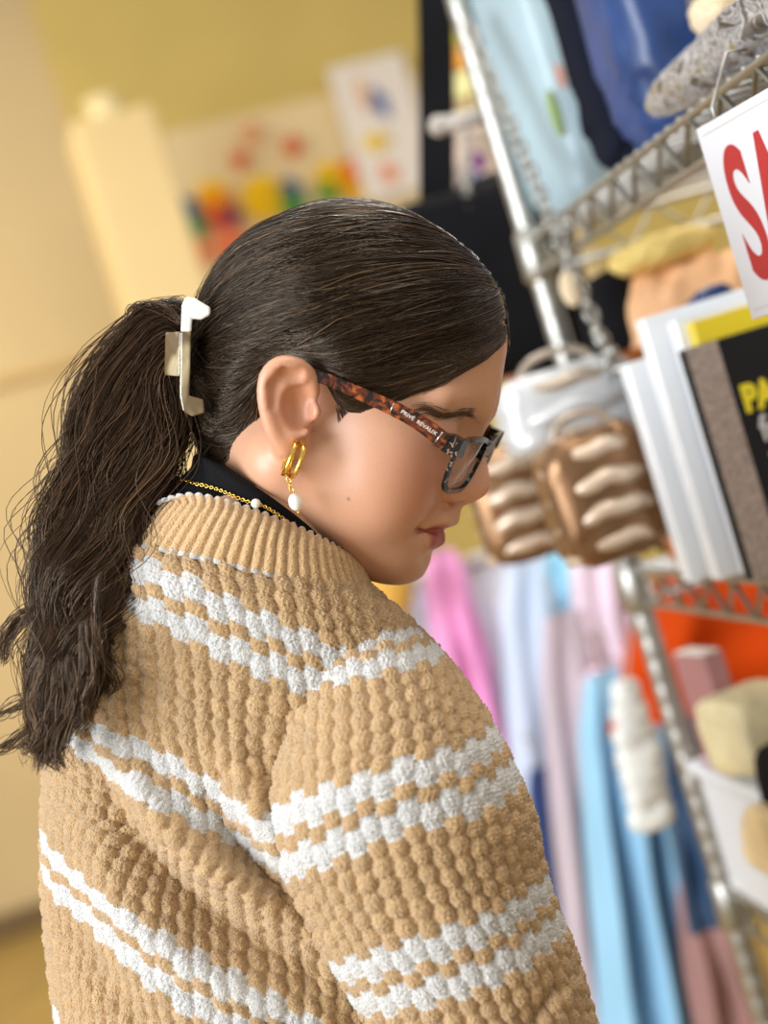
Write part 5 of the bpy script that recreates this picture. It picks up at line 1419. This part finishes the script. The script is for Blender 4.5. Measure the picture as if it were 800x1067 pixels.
for sgn in (-1, 1):
    st = gp(-0.0715, 0.0068, -0.006)
    path = [st, hp(430, 436, -0.0745), hp(380, 412, -0.0755), hp(345, 397, -0.0765), hp(318, 388, -0.077), hp(296, 392, -0.079)]
    P_ = catmull(np.array(path), np.linspace(0, 1, 40)); hs = np.interp(np.linspace(0, 1, 40), [0, 0.2, 0.5, 1], [0.0048, 0.0044, 0.0034, 0.0035])
    bm = bmesh.new(); rr_ = []
    for i in range(40):
        t_ = nrm(P_[min(i + 1, 39)] - P_[max(i - 1, 0)]); yv = np.array([0, 1.0, 0]); hv = nrm(np.cross(t_, yv)); th_ = 0.0017
        q = []
        for a, b in ((-1, -0.8), (-0.75, -1), (0.75, -1), (1, -0.8), (1, 0.8), (0.75, 1), (-0.75, 1), (-1, 0.8)):
            pnt = P_[i] + hv * hs[i] * a + yv * th_ * b; pnt = pnt * np.array([1, -sgn, 1]) * 1.0
            q.append(bm.verts.new(H2W(pnt)))
        rr_.append(q)
    for i in range(39):
        for k in range(8):
            bm.faces.new((rr_[i][k], rr_[i][(k + 1) % 8], rr_[i + 1][(k + 1) % 8], rr_[i + 1][k]))
    bm.faces.new(rr_[0]); bm.faces.new(rr_[-1][::-1])
    tmpl = obj_bm('temple_arm', bm, TORT, frame)
    if sgn == 1: TEMPLE = (P_, hs)
# silver pins and lettering on the near arm
def on_temple(s, h):            # s 0..1 along the arm, h -1..1 across it; outer face
    P_, hs = TEMPLE; i = int(s * 39); f = s * 39 - i
    p = P_[i] * (1 - f) + P_[i + 1] * f; t_ = nrm(P_[i + 1] - P_[i]); hv = nrm(np.cross(t_, [0, 1.0, 0]))
    if hv[2] < 0: hv = -hv
    return p + hv * hs[i] * h + np.array([0, -0.00185, 0]), t_, hv
for s in (0.045, 0.285):
    a, t_, hv = on_temple(s, -0.75); b, _, _ = on_temple(s, 0.75)
    bm = bmesh.new(); add_tube(bm, [H2W(a), H2W(b)], 0.00045, 6)
    obj_bm('silver_pin', bm, SILV, frame, label='thin silver pin set in the arm')
p_, t_, hv_ = on_temple(0.165, 0.0)
W_ = lambda v: Vector(np.asarray(v) @ HB @ RW.T)
xa = W_(t_); 
xdir = W_(-t_) * -1.0
xd = W_(TEMPLE[0][0] - TEMPLE[0][10]).normalized(); yd = W_(hv_).normalized(); zd = xd.cross(yd).normalized()
LETW = mat('pale_lettering', (0.7, 0.66, 0.6), 0.4)
text_mesh('lettering', 'PRIVÉ  REVAUX', frame_m(Vector(H2W(p_)), xd, yd, zd), 0.0031, LETW, frame, 0.0001, 0.00002, 1.12)

# ---- earring
ec_ = hp(308, 480, -0.087)
ear_ring = None
bm = bmesh.new()
hf = nrm([0.55, -0.83, 0.0]); hz = np.array([0.06, 0, 1.0])
for off, ax in ((0.0, (0.52, -0.80, 0)), (-0.0042, (0.34, -0.88, 0))):
    pts = []
    v1 = nrm(np.array(ax))
    for a in np.linspace(0, 2 * math.pi, 40, endpoint=False):
        pts.append(H2W(ec_ + np.array([off, 0, 0.0004]) + v1 * math.cos(a) * 0.0088 + hz * math.sin(a) * 0.0098))
    add_tube(bm, pts, 0.0015, 10, closed=True)
earring = obj_bm('earring', bm, GOLD, person, True, label='gold double hoop earring with a hanging pearl')
Zw = Vector((0, 0, 1))
low = Vector(H2W(ec_ + hz * -0.0115))
bm = bmesh.new()
for k in range(3):
    c = low - Zw * (0.0006 + 0.0027 * k)
    s_ = Vector(H2W(ec_ + np.array([0.01, 0, 0]))) - Vector(H2W(ec_)); s_.normalize()
    if k % 2: s_ = s_.cross(Zw).normalized()
    add_tube(bm, [c + s_ * math.cos(a) * 0.0012 + Zw * math.sin(a) * 0.0019 for a in np.linspace(0, 6.283, 14, endpoint=False)], 0.00035, 6, closed=True)
add_ball(bm, low - Zw * 0.0195, 0.0009)
obj_bm('link', bm, GOLD, earring, True)
bm = bmesh.new(); add_ball(bm, low - Zw * 0.0135, 0.0040, (1, 1, 1.28), None, 24, 16)
obj_bm('pearl', bm, PEARL, earring, True)

# ---- necklace lying on the turtleneck
def on_neck(px, py):            # nearest point of the turtleneck that shows at this pixel
    X = CX + FPX * PN[..., 0] / (1 - PN[..., 2]); Y = CY - FPX * PN[..., 1] / (1 - PN[..., 2])
    d = np.hypot(X - px, Y - py) + np.where(NN_[..., 2] < 0, 500, 0)
    i = np.unravel_index(d.argmin(), d.shape); q = PN[i]
    return PQ(px, py, q[2]) + NN_[i] * 0.0016
npx = [(184, 499), (200, 504), (216, 507), (232, 512), (246, 518), (262, 524), (276, 528), (290, 537), (306, 550), (322, 566)]
ncl = catmull(np.array([on_neck(a, b) for a, b in npx]), np.linspace(0, 1, 60))
bm = bmesh.new()
for i in range(59):
    c = (ncl[i] + ncl[i + 1]) / 2; t_ = nrm(ncl[i + 1] - ncl[i]); s_ = nrm(np.cross(t_, [0, 0, 1])) if i % 2 else nrm(np.cross(t_, np.cross(t_, [0, 0, 1])))
    L_ = np.linalg.norm(ncl[i + 1] - ncl[i])
    add_tube(bm, [Q2W(c + t_ * math.cos(a) * L_ * 0.72 + s_ * math.sin(a) * 0.00085) for a in np.linspace(0, 6.283, 10, endpoint=False)], 0.00032, 5, closed=True)
neck = obj_bm('necklace', bm, GOLD, person, True, label='thin gold chain necklace with one small pearl')
bm = bmesh.new(); pq = on_neck(267, 525) + np.array([0, 0, 0.001]); add_ball(bm, Q2W(pq), 0.0029, (1, 1, 1), None, 20, 14)
obj_bm('pearl', bm, PEARL, neck, True)

# ---- claw clip: an open curved frame with a flange, holding the ponytail
HORN = bpy.data.materials.new('marbled_horn'); HORN.use_nodes = True
nt = HORN.node_tree; b = nt.nodes['Principled BSDF']; tc = nt.nodes.new('ShaderNodeTexCoord'); nz = nt.nodes.new('ShaderNodeTexNoise')
nz.inputs['Scale'].default_value = 38; nz.inputs['Distortion'].default_value = 1.2; nt.links.new(tc.outputs['Object'], nz.inputs['Vector'])
r = nt.nodes.new('ShaderNodeValToRGB'); r.color_ramp.elements[0].position = 0.46; r.color_ramp.elements[0].color = (0.13, 0.085, 0.04, 1); r.color_ramp.elements[1].position = 0.78; r.color_ramp.elements[1].color = (0.52, 0.44, 0.27, 1)
nt.links.new(nz.outputs['Fac'], r.inputs['Fac']); nt.links.new(r.outputs['Color'], b.inputs['Base Color']); b.inputs['Roughness'].default_value = 0.18; b.inputs['Coat Weight'].default_value = 0.5
IVORY = mat('ivory_acrylic', (0.82, 0.80, 0.74), 0.2, var=0.04, Coat_Weight=0.4)
def slab(bm, px, z, th, z2=None):
    """thick plate from a pixel outline at depth z (may vary per point), extruded away from the viewer"""
    n = len(px); zz_ = z if hasattr(z, '__len__') else [z] * n
    A = [bm.verts.new(Q2W(PQ(a, b, q))) for (a, b), q in zip(px, zz_)]
    B = [bm.verts.new(Q2W(PQ(a, b, q) - np.array([0, 0, th]))) for (a, b), q in zip(px, zz_)]
    bm.faces.new(A); bm.faces.new(B[::-1])
    for i in range(n): bm.faces.new((A[i], B[i], B[(i + 1) % n], A[(i + 1) % n]))
bm = bmesh.new()
CZ = 0.045
slab(bm, [(188, 345), (199, 345), (197, 412), (212, 416), (213, 430), (200, 434), (190, 428), (187, 412)], CZ, 0.004)
slab(bm, [(172, 346), (188, 345), (187, 392), (171, 391)], [CZ - 0.012, CZ, CZ, CZ - 0.012], 0.003)
clip = obj_bm('claw_clip', bm, HORN, person, label='horn coloured claw clip with an ivory top gripping the ponytail')
md = clip.modifiers.new('bevel', 'BEVEL'); md.width = 0.0012; md.segments = 2
bm = bmesh.new()
slab(bm, [(188, 346), (189, 318), (193, 309), (204, 311), (219, 320), (219, 328), (210, 333), (200, 332), (199, 346)], CZ, 0.004)
o = obj_bm('clip_top', bm, IVORY, clip, label='glossy ivory upper corner'); md = o.modifiers.new('bevel', 'BEVEL'); md.width = 0.0012; md.segments = 2
